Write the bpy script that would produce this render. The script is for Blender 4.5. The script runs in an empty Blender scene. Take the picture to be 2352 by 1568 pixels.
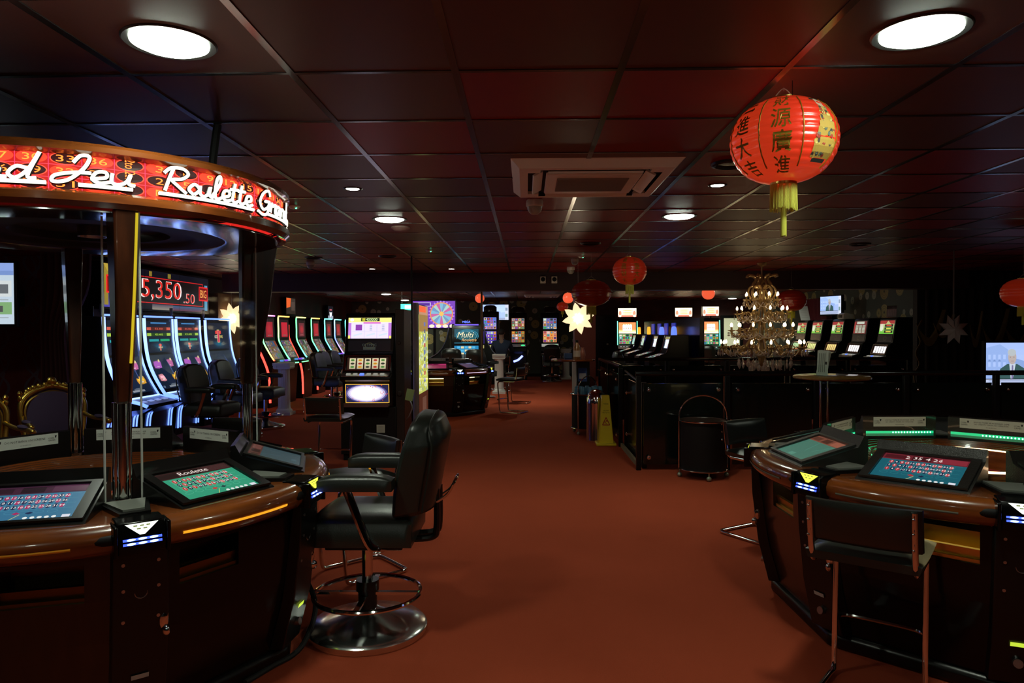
import bpy, math, random
from mathutils import Vector, Matrix, Euler
PI=math.pi; R=math.radians; rnd=random.Random(7)
SC=bpy.context.scene; COL=SC.collection
# ------------------------------------------------------------------ camera
CAM=Vector((0,0,1.45)); FPX=1625.0
YAW,PITCH,ROLL=.0205,-.015,-.004
_r=Vector((math.cos(YAW),math.sin(YAW),0)); _f=Vector((-math.sin(YAW)*math.cos(PITCH),math.cos(YAW)*math.cos(PITCH),math.sin(PITCH)))
_u=_r.cross(_f); RT=_r*math.cos(ROLL)+_u*math.sin(ROLL); UP=_u*math.cos(ROLL)-_r*math.sin(ROLL); FW=_f
def ray(px,py): return FW+RT*((px-1176)/FPX)-UP*((py-784)/FPX)
def at(px,py,Y):
    d=ray(px,py); return CAM+d*(Y/d.y)
def onz(px,py,z):
    d=ray(px,py); return CAM+d*((z-1.45)/d.z)
def onx(px,py,X):
    d=ray(px,py); return CAM+d*(X/d.x)
HC=2.396                                     # ceiling height
# ------------------------------------------------------------------ materials
_M={}
def mat(name,col=(.5,.5,.5),rough=.5,metal=0,emit=None,es=1,spec=None,coat=0,trans=0,ior=1.45,bump=None,noise=None,sub=0,alpha=1):
    if name in _M: return _M[name]
    m=bpy.data.materials.new(name); m.use_nodes=True; nt=m.node_tree; b=nt.nodes['Principled BSDF']
    b.inputs['Base Color'].default_value=(*col,1); b.inputs['Roughness'].default_value=rough; b.inputs['Metallic'].default_value=metal
    if spec is not None: b.inputs['Specular IOR Level'].default_value=spec
    if coat: b.inputs['Coat Weight'].default_value=coat; b.inputs['Coat Roughness'].default_value=.05
    if trans: b.inputs['Transmission Weight'].default_value=trans; b.inputs['IOR'].default_value=ior
    if emit: b.inputs['Emission Color'].default_value=(*emit,1); b.inputs['Emission Strength'].default_value=es
    if noise:                                # (scale, second colour, stretch)
        tc=nt.nodes.new('ShaderNodeTexCoord'); mp=nt.nodes.new('ShaderNodeMapping'); n=nt.nodes.new('ShaderNodeTexNoise')
        mp.inputs['Scale'].default_value=noise[2] if len(noise)>2 else (1,1,1)
        n.inputs['Scale'].default_value=noise[0]; n.inputs['Detail'].default_value=5
        cr=nt.nodes.new('ShaderNodeMix'); cr.data_type='RGBA'
        cr.inputs['A'].default_value=(*col,1); cr.inputs['B'].default_value=(*noise[1],1)
        rp=nt.nodes.new('ShaderNodeMapRange'); rp.inputs['From Min'].default_value=.35; rp.inputs['From Max'].default_value=.65
        L=nt.links; L.new(tc.outputs['Object'],mp.inputs['Vector']); L.new(mp.outputs['Vector'],n.inputs['Vector'])
        L.new(n.outputs['Fac'],rp.inputs['Value']); L.new(rp.outputs['Result'],cr.inputs['Factor']); L.new(cr.outputs['Result'],b.inputs['Base Color'])
    if bump:                                 # (scale, strength)
        tc=nt.nodes.new('ShaderNodeTexCoord'); n=nt.nodes.new('ShaderNodeTexNoise'); bm=nt.nodes.new('ShaderNodeBump')
        n.inputs['Scale'].default_value=bump[0]; n.inputs['Detail'].default_value=3; bm.inputs['Strength'].default_value=bump[1]; bm.inputs['Distance'].default_value=.004
        nt.links.new(tc.outputs['Object'],n.inputs['Vector']); nt.links.new(n.outputs['Fac'],bm.inputs['Height']); nt.links.new(bm.outputs['Normal'],b.inputs['Normal'])
    _M[name]=m; return m
def colmat(name,es=1.0,gloss=.25,emis=True):  # colour attribute shown as a lit display, or as print
    if name in _M: return _M[name]
    m=bpy.data.materials.new(name); m.use_nodes=True; nt=m.node_tree; b=nt.nodes['Principled BSDF']
    a=nt.nodes.new('ShaderNodeAttribute'); a.attribute_name='Col'
    b.inputs['Roughness'].default_value=gloss
    if emis:
        b.inputs['Base Color'].default_value=(.01,.01,.01,1)
        nt.links.new(a.outputs['Color'],b.inputs['Emission Color']); b.inputs['Emission Strength'].default_value=es
    else: nt.links.new(a.outputs['Color'],b.inputs['Base Color'])
    _M[name]=m; return m
BLACK=mat('black_plastic',(.005,.005,.005),.3,spec=.4); BLACKG=mat('black_gloss',(.003,.003,.003),.16,spec=.28); BLACKM=mat('black_matt',(.0045,.0045,.0045),.6,spec=.3)
LEATHER=mat('black_leather',(.013,.017,.014),.33,spec=.65,bump=(220,.12)); CHROME=mat('chrome',(.78,.78,.76),.1,1); STEEL=mat('brushed_steel',(.55,.55,.55),.3,1)
WOOD=mat('mahogany',(.27,.070,.012),.25,coat=1,noise=(3,(.13,.030,.006),(1,1,9))); WOODD=mat('mahogany_dark',(.06,.016,.006),.3,coat=.6,noise=(4,(.025,.007,.003),(6,6,1)))
BRASS=mat('brass',(.75,.55,.15),.3,1); GOLD=mat('gilt',(.62,.40,.08),.32,1); CHROMEB=mat('polished_base',(.72,.74,.72),.2,1); PURPLE=mat('purple_velvet',(.06,.035,.09),.85)
WHITEP=mat('white_paint',(.75,.74,.70),.5); CREAM=mat('cream_plastic',(.86,.82,.72),.45); GREY=mat('grey_metal',(.30,.31,.33),.4,.6)
GLASS=bpy.data.materials.new('clear_acrylic'); GLASS.use_nodes=True; _nt=GLASS.node_tree; _nt.nodes.remove(_nt.nodes['Principled BSDF'])
_a=_nt.nodes.new('ShaderNodeBsdfTransparent'); _a.inputs[0].default_value=(.95,.97,.96,1); _g=_nt.nodes.new('ShaderNodeBsdfGlossy'); _g.inputs['Roughness'].default_value=.04; _x=_nt.nodes.new('ShaderNodeMixShader'); _x.inputs[0].default_value=.018
_nt.links.new(_a.outputs[0],_x.inputs[1]); _nt.links.new(_g.outputs[0],_x.inputs[2]); _nt.links.new(_x.outputs[0],_nt.nodes['Material Output'].inputs[0])
EDGE=mat('acrylic_edge',(.55,.58,.55),.25); DGLASS=mat('dark_glass',(.004,.005,.006),.06,coat=.3)
PAPER=colmat('printed_paper',gloss=.7,emis=False); SCREEN=colmat('lit_screen',1.0); SCREENH=colmat('bright_screen',2.2); LEDM=colmat('led_light',3.0); LEDH=colmat('led_bright',7.0)
RUBBER=mat('rubber',(.015,.015,.015),.7); REDBACK=mat('red_paint',(.22,.035,.025),.55)
# ------------------------------------------------------------------ mesh builder
class MB:
    def __init__(s): s.v=[]; s.f=[]; s.m=[]; s.c=[]; s.X=Matrix.Identity(4)
    def add(s,vs,fs,mi=0,col=None):
        o=len(s.v); s.v+=[s.X@Vector(v) for v in vs]; s.f+=[[i+o for i in f] for f in fs]; s.m+=[mi]*len(fs); s.c+=[col]*len(fs); return s
    def box(s,c,d,rot=None,mi=0,col=None):
        vs=[]
        for x in (-.5,.5):
            for y in (-.5,.5):
                for z in (-.5,.5): vs.append(Vector((x*d[0],y*d[1],z*d[2])))
        if rot is not None:
            M=Euler(rot).to_matrix() if not isinstance(rot,Matrix) else rot
            vs=[M@v for v in vs]
        vs=[v+Vector(c) for v in vs]
        return s.add(vs,[(0,1,3,2),(4,6,7,5),(0,4,5,1),(2,3,7,6),(0,2,6,4),(1,5,7,3)],mi,col)
    def bx(s,x0,x1,y0,y1,z0,z1,mi=0,col=None): return s.box(((x0+x1)/2,(y0+y1)/2,(z0+z1)/2),(x1-x0,y1-y0,z1-z0),None,mi,col)
    def prism(s,poly,a0,a1,axis='x',mi=0,col=None):  # polygon in the other two axes, swept a0..a1
        n=len(poly); vs=[]
        for a in (a0,a1):
            for p,q in poly: vs.append({'x':(a,p,q),'y':(p,a,q),'z':(p,q,a)}[axis])
        fs=[tuple(range(n))[::-1],tuple(range(n,2*n))]+[(i,(i+1)%n,n+(i+1)%n,n+i) for i in range(n)]
        if axis=='y': fs=[f[::-1] for f in fs]
        return s.add(vs,fs,mi,col)
    def lathe(s,prof,n=24,c=(0,0,0),a0=0,a1=2*PI,mi=0,sx=1,sy=1,col=None):
        full=abs(a1-a0-2*PI)<1e-6; k=n if full else n+1; vs=[];fs=[];m=len(prof)
        for i in range(k):
            a=a0+(a1-a0)*i/n
            for r,z in prof: vs.append((c[0]+r*math.cos(a)*sx,c[1]+r*math.sin(a)*sy,c[2]+z))
        for i in range(n):
            j=(i+1)%k
            for q in range(m-1): fs.append((i*m+q,j*m+q,j*m+q+1,i*m+q+1))
        return s.add(vs,fs,mi,col)
    def cyl(s,p0,p1,r0,r1=None,n=12,mi=0,caps=True,col=None):
        r1=r0 if r1 is None else r1; p0=Vector(p0);p1=Vector(p1); d=(p1-p0).normalized()
        a=d.orthogonal().normalized(); b=d.cross(a); vs=[]
        for p,r in ((p0,r0),(p1,r1)):
            for i in range(n):
                t=2*PI*i/n; vs.append(p+(a*math.cos(t)+b*math.sin(t))*r)
        fs=[(i,(i+1)%n,n+(i+1)%n,n+i) for i in range(n)]
        if caps: fs+=[tuple(range(n))[::-1],tuple(range(n,2*n))]
        return s.add(vs,fs,mi,col)
    def tube(s,pts,r,n=8,closed=False,mi=0,cols=None,flat=1):
        pts=[Vector(p) for p in pts]; N=len(pts); vs=[];fs=[]; up=None; rs=r if isinstance(r,(list,tuple)) else [r]*N
        for i in range(N):
            if closed: d=pts[(i+1)%N]-pts[i-1]
            else: d=pts[min(i+1,N-1)]-pts[max(i-1,0)]
            d.normalize()
            if up is None: up=d.orthogonal().normalized()
            up=(up-d*up.dot(d)); up=up.normalized() if up.length>1e-6 else d.orthogonal().normalized()
            b=d.cross(up)
            for k in range(n):
                t=2*PI*k/n; vs.append(pts[i]+(up*math.cos(t)+b*math.sin(t)*flat)*rs[i])
        base=len(s.f)
        for i in range(N if closed else N-1):
            j=(i+1)%N
            for k in range(n): fs.append((i*n+k,i*n+(k+1)%n,j*n+(k+1)%n,j*n+k))
        o=len(s.v); s.add(vs,fs,mi)
        if not closed: s.add([vs[k] for k in range(n)]+[vs[(N-1)*n+k] for k in range(n)],[tuple(range(n))[::-1],tuple(range(n,2*n))],mi,cols[0] if cols else None)
        if cols:
            q=base
            for i in range(N if closed else N-1):
                for k in range(n): s.c[q]=cols[i]; q+=1
        return s
    def ell(s,c,r,nu=16,nv=10,mi=0,rot=None):
        r=(r,r,r) if not isinstance(r,(tuple,list)) else r; vs=[];fs=[]
        for j in range(nv+1):
            p=PI*j/nv-PI/2
            for i in range(nu):
                t=2*PI*i/nu; v=Vector((r[0]*math.cos(p)*math.cos(t),r[1]*math.cos(p)*math.sin(t),r[2]*math.sin(p)))
                if rot is not None: v=rot@v
                vs.append(v+Vector(c))
        for j in range(nv):
            for i in range(nu): fs.append((j*nu+i,j*nu+(i+1)%nu,(j+1)*nu+(i+1)%nu,(j+1)*nu+i))
        return s.add(vs,fs,mi)
    def grid(s,fn,nu,nv,mi=0,closeu=False):
        vs=[fn(i/nu,j/nv) for j in range(nv+1) for i in range(nu+1)]
        fs=[(j*(nu+1)+i,j*(nu+1)+i+1,(j+1)*(nu+1)+i+1,(j+1)*(nu+1)+i) for j in range(nv) for i in range(nu)]
        return s.add(vs,fs,mi)
    def slab(s,fn,nu,nv,mi=0):             # fn(u,v)->(front,back): a closed cushion-like sheet
        F=[];B=[]
        for j in range(nv+1):
            for i in range(nu+1):
                a,b=fn(i/nu,j/nv); F.append(a);B.append(b)
        k=len(F); vs=F+B; w=nu+1
        q=[(j*w+i,j*w+i+1,(j+1)*w+i+1,(j+1)*w+i) for j in range(nv) for i in range(nu)]
        fs=list(q)+[tuple(x+k for x in f[::-1]) for f in q]
        for i in range(nu): fs+=[(i+1,i,i+k,i+1+k),(nv*w+i,nv*w+i+1,nv*w+i+1+k,nv*w+i+k)]
        for j in range(nv): fs+=[(j*w,(j+1)*w,(j+1)*w+k,j*w+k),((j+1)*w+nu,j*w+nu,j*w+nu+k,(j+1)*w+nu+k)]
        return s.add(vs,fs,mi)
    def mesh(s,name,mats,smooth=40):
        me=bpy.data.meshes.new(name); me.from_pydata([tuple(v) for v in s.v],[],s.f)
        for m in (mats if isinstance(mats,(list,tuple)) else [mats]): me.materials.append(m)
        if len(me.materials)>1: me.polygons.foreach_set('material_index',s.m)
        if any(c is not None for c in s.c):
            at_=me.color_attributes.new('Col','FLOAT_COLOR','CORNER'); buf=[]
            for f,c in zip(s.f,s.c):
                c=c or (.5,.5,.5)
                for _ in f: buf+=[c[0],c[1],c[2],1]
            at_.data.foreach_set('color',buf)
        if smooth:
            me.polygons.foreach_set('use_smooth',[True]*len(me.polygons)); me.set_sharp_from_angle(angle=R(smooth))
        return me
    def build(s,name,mats,parent=None,bevel=0,smooth=40,loc=None,rotz=0,seg=2):
        return link(name,s.mesh(name,mats,smooth),parent,loc,rotz,bevel,seg)
def link(name,me,parent=None,loc=None,rotz=0,bevel=0,seg=2):
    o=bpy.data.objects.new(name,me); COL.objects.link(o)
    if parent: o.parent=parent
    if loc is not None: o.location=loc
    if rotz: o.rotation_euler=(0,0,rotz)
    if bevel:
        b=o.modifiers.new('bevel','BEVEL'); b.width=bevel; b.segments=seg; b.limit_method='ANGLE'; b.angle_limit=R(40); b.harden_normals=False
    return o
def thing(name,label,cat,loc=(0,0,0),rotz=0,group=None):
    o=bpy.data.objects.new(name,None); COL.objects.link(o); o.empty_display_size=.1; o.location=loc; o.rotation_euler=(0,0,rotz)
    return tag(o,label,cat,group)
def tag(o,label,cat,group=None):
    o['label']=label; o['category']=cat
    if group: o['group']=group
    return o
def struct(o): o['kind']='structure'; return o
_kids={}
def dup(root,loc,rotz=None,label=None,group=None):
    def cp(o,p):
        c=o.copy(); COL.objects.link(c)
        if p: c.parent=p
        for ch in list(o.children): cp(ch,c)
        return c
    r=cp(root,None); r.location=loc
    if rotz is not None: r.rotation_euler=(0,0,rotz)
    if label: r['label']=label
    if group: r['group']=group
    return r
def cr(pts,n=6,closed=False):               # Catmull-Rom through points
    pts=[Vector(p) for p in pts]; N=len(pts); out=[]
    for i in range(N if closed else N-1):
        if closed: p=[pts[(i+k-1)%N] for k in range(4)]
        else: p=[pts[max(i-1,0)],pts[i],pts[i+1],pts[min(i+2,N-1)]]
        for k in range(n):
            t=k/n; out.append(.5*((2*p[1])+(p[2]-p[0])*t+(2*p[0]-5*p[1]+4*p[2]-p[3])*t*t+(3*p[1]-p[0]-3*p[2]+p[3])*t**3))
    if not closed: out.append(pts[-1])
    return out
def lerp(a,b,t): return tuple(x+(y-x)*t for x,y in zip(a,b))
# ------------------------------------------------------------------ lettering
_T={}
def textmesh(strs):
    todo=[s for s in strs if s not in _T]
    if not todo: return
    obs=[]
    for s in todo:
        c=bpy.data.curves.new('lettering','FONT'); c.body=s; c.size=1; c.resolution_u=1 if len(s)>8 else 3
        o=bpy.data.objects.new('lettering',c); COL.objects.link(o); obs.append(o)
    bpy.context.view_layer.update(); dg=bpy.context.evaluated_depsgraph_get()
    for s,o in zip(todo,obs):
        e=o.evaluated_get(dg); m=e.to_mesh(); vs=[(v.co.x,v.co.y) for v in m.vertices]; fs=[tuple(p.vertices) for p in m.polygons]; e.to_mesh_clear()
        if vs:
            x0=min(v[0] for v in vs);x1=max(v[0] for v in vs);y0=min(v[1] for v in vs);y1=max(v[1] for v in vs)
        else: x0=y0=0;x1=y1=1
        _T[s]=([((x-x0)/(x1-x0),(y-y0)/(y1-y0)) for x,y in vs],fs,(x1-x0)/(y1-y0))
    for o in obs:
        c=o.data; bpy.data.objects.remove(o); bpy.data.curves.remove(c)
textmesh([str(i) for i in range(0,37)]+list('財源廣進大吉利發恭喜日東')+['2to1','DO NOT BANG ON SCREENS','NO EXCEPTIONS','SHOULD THERE BE AN INVALID GAME','NO CREDITS TAKEN, NO WINS PAID','CORK','GAMES','BIG','5,350','.50','400000','WARNING','CAUTION','WET FLOOR','€5.350','€3.402','Multi','Roulette','2 35 4 26','OLYMPIC','MEGA','EXIT','ICE','FIVE','T','10','20','50','100','MINI','€'])
class Pan:
    """flat layered artwork in (u,v), later put on a plane or wrapped with mapf(u,v,w)"""
    def __init__(s): s.p=[]; s.n=0
    def poly(s,pts,c,l=0): s.p.append(([(x,y) for x,y in pts],[tuple(range(len(pts)))],c,l)); return s
    def rect(s,x0,y0,x1,y1,c,l=0,nu=1,nv=1):
        vs=[(x0+(x1-x0)*i/nu,y0+(y1-y0)*j/nv) for j in range(nv+1) for i in range(nu+1)]
        fs=[(j*(nu+1)+i,j*(nu+1)+i+1,(j+1)*(nu+1)+i+1,(j+1)*(nu+1)+i) for j in range(nv) for i in range(nu)]
        s.p.append((vs,fs,c,l)); return s
    def vgrad(s,x0,y0,x1,y1,c0,c1,l=0,n=6):
        for k in range(n): s.rect(x0,y0+(y1-y0)*k/n,x1,y0+(y1-y0)*(k+1)/n,lerp(c0,c1,k/(n-1)),l)
        return s
    def frame(s,x0,y0,x1,y1,t,c,l=0):
        s.rect(x0,y0,x1,y0+t,c,l);s.rect(x0,y1-t,x1,y1,c,l);s.rect(x0,y0,x0+t,y1,c,l);s.rect(x1-t,y0,x1,y1,c,l); return s
    def disc(s,cx,cy,rx,ry,c,l=0,n=16): return s.poly([(cx+rx*math.cos(2*PI*i/n),cy+ry*math.sin(2*PI*i/n)) for i in range(n)],c,l)
    def ring(s,cx,cy,rx,ry,t,c,l=0,n=20):
        vs=[];fs=[]
        for i in range(n):
            a=2*PI*i/n; vs+=[(cx+rx*math.cos(a),cy+ry*math.sin(a)),(cx+(rx-t)*math.cos(a),cy+(ry-t)*math.sin(a))]
        for i in range(n): j=(i+1)%n; fs.append((2*i,2*j,2*j+1,2*i+1))
        s.p.append((vs,fs,c,l)); return s
    def line(s,pts,w,c,l=0):
        for (x0,y0),(x1,y1) in zip(pts,pts[1:]):
            d=math.hypot(x1-x0,y1-y0) or 1; nx,ny=-(y1-y0)/d*w/2,(x1-x0)/d*w/2
            s.poly([(x0-nx,y0-ny),(x1-nx,y1-ny),(x1+nx,y1+ny),(x0+nx,y0+ny)],c,l)
        return s
    def text(s,t,cx,cy,h,c,l=1,w=None,rot=0,shear=0):
        textmesh([t]); vs,fs,asp=_T[t]; W=w if w else h*asp; o=[]
        for x,y in vs:
            px,py=(x-.5)*W+shear*(y-.5)*h,(y-.5)*h
            if rot: px,py=px*math.cos(rot)-py*math.sin(rot),px*math.sin(rot)+py*math.cos(rot)
            o.append((cx+px,cy+py))
        s.p.append((o,fs,c,l)); return s
    def art(s,o,dx=0,dy=0,k=1,ky=None,dl=0):
        ky=ky or k
        for vs,fs,c,l in o.p: s.p.append(([(x*k+dx,y*ky+dy) for x,y in vs],fs,c,l+dl))
        return s
    def mb(s,mapf=None,M=None,step=.0007):
        b=MB(); mapf=mapf or (lambda u,v,w:(u,-w,v))
        for vs,fs,c,l in s.p:
            pts=[Vector(mapf(u,v,l*step)) for u,v in vs]
            if M is not None: pts=[M@p for p in pts]
            b.add(pts,fs,0,c)
        return b
    def build(s,name,m,parent=None,mapf=None,M=None,step=.0007,loc=None,rotz=0): return s.mb(mapf,M,step).build(name,m,parent,smooth=0,loc=loc,rotz=rotz)
def frameM(o,ex,ez):                          # a Pan plane: u along ex, v along ez, facing ex x ez reversed
    ex=Vector(ex).normalized(); ez=Vector(ez).normalized(); ey=ez.cross(ex)
    return Matrix(((ex.x,ey.x,ez.x,o[0]),(ex.y,ey.y,ez.y,o[1]),(ex.z,ey.z,ez.z,o[2]),(0,0,0,1)))
K=(0,0,0); W=(1,1,1)
# ------------------------------------------------------------------ the room
def nodes(name):
    m=bpy.data.materials.new(name); m.use_nodes=True; return m,m.node_tree,m.node_tree.nodes['Principled BSDF']
def math_n(nt,op,a,b=None,c=None):
    n=nt.nodes.new('ShaderNodeMath'); n.operation=op
    for i,x in enumerate((a,b,c)):
        if x is None: continue
        if isinstance(x,(int,float)): n.inputs[i].default_value=x
        else: nt.links.new(x,n.inputs[i])
    return n.outputs[0]
def mix_n(nt,f,a,b):
    n=nt.nodes.new('ShaderNodeMix'); n.data_type='RGBA'; nt.links.new(f,n.inputs['Factor'])
    for k,x in (('A',a),('B',b)):
        if isinstance(x,tuple): n.inputs[k].default_value=(*x,1)
        else: nt.links.new(x,n.inputs[k])
    return n.outputs['Result']
def sep(nt):
    tc=nt.nodes.new('ShaderNodeTexCoord'); s=nt.nodes.new('ShaderNodeSeparateXYZ'); nt.links.new(tc.outputs['Object'],s.inputs[0]); return s.outputs
X0,Y0=-.255,2.584
m,nt,b=nodes('ceiling_tiles'); s=sep(nt)
cb=nt.nodes.new('ShaderNodeCombineXYZ')
nt.links.new(math_n(nt,'FLOOR',math_n(nt,'DIVIDE',math_n(nt,'SUBTRACT',s[0],X0),.6)),cb.inputs[0]); nt.links.new(math_n(nt,'FLOOR',math_n(nt,'DIVIDE',math_n(nt,'SUBTRACT',s[1],Y0),.6)),cb.inputs[1])
wn=nt.nodes.new('ShaderNodeTexWhiteNoise'); nt.links.new(cb.outputs[0],wn.inputs['Vector'])
st=math_n(nt,'GREATER_THAN',wn.outputs['Value'],.45)
nt.links.new(mix_n(nt,st,(.115,.040,.026),(.235,.012,.010)),b.inputs['Base Color']); b.inputs['Roughness'].default_value=.42; b.inputs['Specular IOR Level'].default_value=.24
CEILM=m
m,nt,b=nodes('red_carpet'); tc=nt.nodes.new('ShaderNodeTexCoord')
n1=nt.nodes.new('ShaderNodeTexNoise'); n1.inputs['Scale'].default_value=1.3; n1.inputs['Detail'].default_value=4
n2=nt.nodes.new('ShaderNodeTexNoise'); n2.inputs['Scale'].default_value=240; n2.inputs['Detail'].default_value=2
for n in (n1,n2): nt.links.new(tc.outputs['Object'],n.inputs['Vector'])
c1=mix_n(nt,n1.outputs['Fac'],(.40,.066,.026),(.50,.088,.036)); c2=mix_n(nt,math_n(nt,'MULTIPLY',n2.outputs['Fac'],.35),c1,(.22,.035,.02))
nt.links.new(c2,b.inputs['Base Color']); b.inputs['Roughness'].default_value=.95; b.inputs['Specular IOR Level'].default_value=.1
bp=nt.nodes.new('ShaderNodeBump'); bp.inputs['Strength'].default_value=.5; bp.inputs['Distance'].default_value=.003; nt.links.new(n2.outputs['Fac'],bp.inputs['Height']); nt.links.new(bp.outputs[0],b.inputs['Normal'])
CARPET=m
def wallpaper_discs():
    m,nt,b=nodes('dandelion_wallpaper'); s=sep(nt); u=math_n(nt,'ADD',s[0],s[1])
    def layer(scale,off,rad,lo):
        cb=nt.nodes.new('ShaderNodeCombineXYZ'); nt.links.new(math_n(nt,'ADD',math_n(nt,'MULTIPLY',u,scale),off),cb.inputs[0]); nt.links.new(math_n(nt,'MULTIPLY',s[2],scale),cb.inputs[1])
        v=nt.nodes.new('ShaderNodeTexVoronoi'); v.voronoi_dimensions='2D'; v.inputs['Scale'].default_value=1; v.inputs['Randomness'].default_value=.75; nt.links.new(cb.outputs[0],v.inputs['Vector'])
        sc=nt.nodes.new('ShaderNodeSeparateColor'); nt.links.new(v.outputs['Color'],sc.inputs[0])
        rr=math_n(nt,'MULTIPLY_ADD',sc.outputs[0],rad*.5,rad*.5)
        d=v.outputs['Distance']; inside=math_n(nt,'LESS_THAN',d,rr)
        ringm=math_n(nt,'MULTIPLY_ADD',math_n(nt,'SINE',math_n(nt,'MULTIPLY',d,70)),.2,.8)
        core=math_n(nt,'GREATER_THAN',d,math_n(nt,'MULTIPLY',rr,.14))
        keep=math_n(nt,'GREATER_THAN',sc.outputs[1],lo)
        return math_n(nt,'MULTIPLY',math_n(nt,'MULTIPLY',inside,keep),math_n(nt,'MULTIPLY',ringm,core))
    a=layer(2.0,0,.36,.35); c=layer(3.1,5.3,.30,.45)
    r=mix_n(nt,a,(.075,.088,.066),(.55,.46,.17)); r=mix_n(nt,c,r,(.58,.60,.48)); nt.links.new(r,b.inputs['Base Color']); b.inputs['Roughness'].default_value=.6
    return m
WPAPER=wallpaper_discs()
def damask():
    m,nt,b=nodes('damask_wallpaper'); s=sep(nt); x=math_n(nt,'ADD',s[0],s[1]); z=s[2]
    def ogee(ph,amp,th):
        f=math_n(nt,'SUBTRACT',math_n(nt,'FRACT',math_n(nt,'ADD',math_n(nt,'DIVIDE',math_n(nt,'MULTIPLY_ADD',math_n(nt,'SINE',math_n(nt,'MULTIPLY_ADD',z,2*PI/.62,ph)),amp,x),.42),.5)),.5)
        return math_n(nt,'LESS_THAN',math_n(nt,'ABSOLUTE',f),th)
    a=math_n(nt,'MAXIMUM',ogee(0,.105,.045),ogee(PI,.105,.045)); a=math_n(nt,'MAXIMUM',a,ogee(1.2,.05,.03))
    n=nt.nodes.new('ShaderNodeTexNoise'); n.inputs['Scale'].default_value=9; n.inputs['Detail'].default_value=6
    tc=nt.nodes.new('ShaderNodeTexCoord'); nt.links.new(tc.outputs['Object'],n.inputs['Vector'])
    base=mix_n(nt,n.outputs['Fac'],(.09,.012,.018),(.20,.03,.035))
    nt.links.new(mix_n(nt,a,base,(.13,.10,.15)),b.inputs['Base Color']); b.inputs['Roughness'].default_value=.55
    return m
DAMASK=damask()
DARKWALL=mat('dark_wall',(.020,.017,.018),.7); REDWALL=mat('dark_red_wall',(.10,.018,.015),.6,noise=(2.5,(.05,.010,.008))); BEAMM=mat('beam_paint',(.045,.018,.022),.6)
GRIDM=mat('ceiling_bar_metal',(.16,.155,.16),.2,.9)
XL,XR,YB,YF=-8.2,9.6,22.4,-3.0
def slabobj(name,x0,x1,y0,y1,z0,z1,m): return struct(MB().bx(x0,x1,y0,y1,z0,z1).build(name,m))
slabobj('floor',XL,XR,YF,YB,-.1,0,CARPET)
slabobj('ceiling',XL,XR,YF,YB,HC,HC+.12,CEILM)
g=MB()
k=-14
while X0+.6*k<XR:
    x=X0+.6*k
    if x>XL: g.bx(x-.0135,x+.0135,YF,YB,HC-.004,HC)
    k+=1
k=-9
while Y0+.6*k<YB:
    y=Y0+.6*k
    if y>YF: g.bx(XL,XR,y-.010,y+.010,HC-.0035,HC)
    k+=1
struct(g.build('ceiling_grid',GRIDM,smooth=0))
slabobj('wall_back',-5.7,1.75,YB,YB+.15,0,HC,WPAPER); slabobj('wall_back_right',1.75,7.3,YB,YB+.15,0,HC,REDWALL)
slabobj('wall_left',-5.72,-5.55,8.6,YB,0,HC,REDWALL); slabobj('wall_alcove',XL,-5.55,8.6,8.75,0,HC,DAMASK); slabobj('wall_far_left',XL-.15,XL,YF,8.75,0,HC,DAMASK)
slabobj('wall_right',7.1,7.28,11.95,YB,0,HC,WPAPER); slabobj('wall_front_right',6.45,XR,11.82,11.95,0,HC,DARKWALL); slabobj('wall_far_right',XR,XR+.15,YF,11.95,0,HC,DARKWALL)
slabobj('wall_rear',XL-.15,XR+.15,YF-.15,YF,0,HC,DARKWALL)
slabobj('ceiling_beam',-4.98,7.1,11.5,11.82,2.105,HC,BEAMM)
slabobj('pillar',.78,1.12,11.48,11.86,0,2.11,REDBACK)
slabobj('pilaster',-5.55,-5.22,11.88,12.95,0,2.11,mat('brown_plaster',(.20,.09,.035),.7,noise=(3,(.08,.03,.012))))
slabobj('baseboard_back',-5.5,6.9,YB-.02,YB,0,.10,BLACK)
# black door and bright doorway in the far wall
def door(n,px0,px1,pz,m,zl=0):
    a=at(px0,770,YB); c=at(px1,770,YB); z=at(px0,pz,YB).z
    f=MB(); t=.09
    f.bx(a.x,a.x+t,YB-.05,YB,0,z); f.bx(c.x-t,c.x,YB-.05,YB,0,z); f.bx(a.x+t,c.x-t,YB-.05,YB,z-t,z)
    o=struct(f.build(n,BLACK)); MB().bx(a.x+t,c.x-t,YB-.03,YB-.002,zl,z-t).build('door_leaf',m,o); zl and MB().bx(a.x+t,c.x-t,YB-.04,YB-.002,0,zl).build('doorway_mask',BLACK,o); return o  # black lower panel is added to hide the doorway's brightness there
o=door('door_1',1363,1413,724,BLACK); MB().cyl((2.55,YB-.09,1.02),(2.55,YB-.03,1.02),.03,n=12).build('door_handle',STEEL,o)
m_=mat('lit_doorway',(.6,.6,.45),.6,emit=(.60,.62,.38),es=.55); door('door_2',1655,1705,724,m_,.95)
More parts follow.
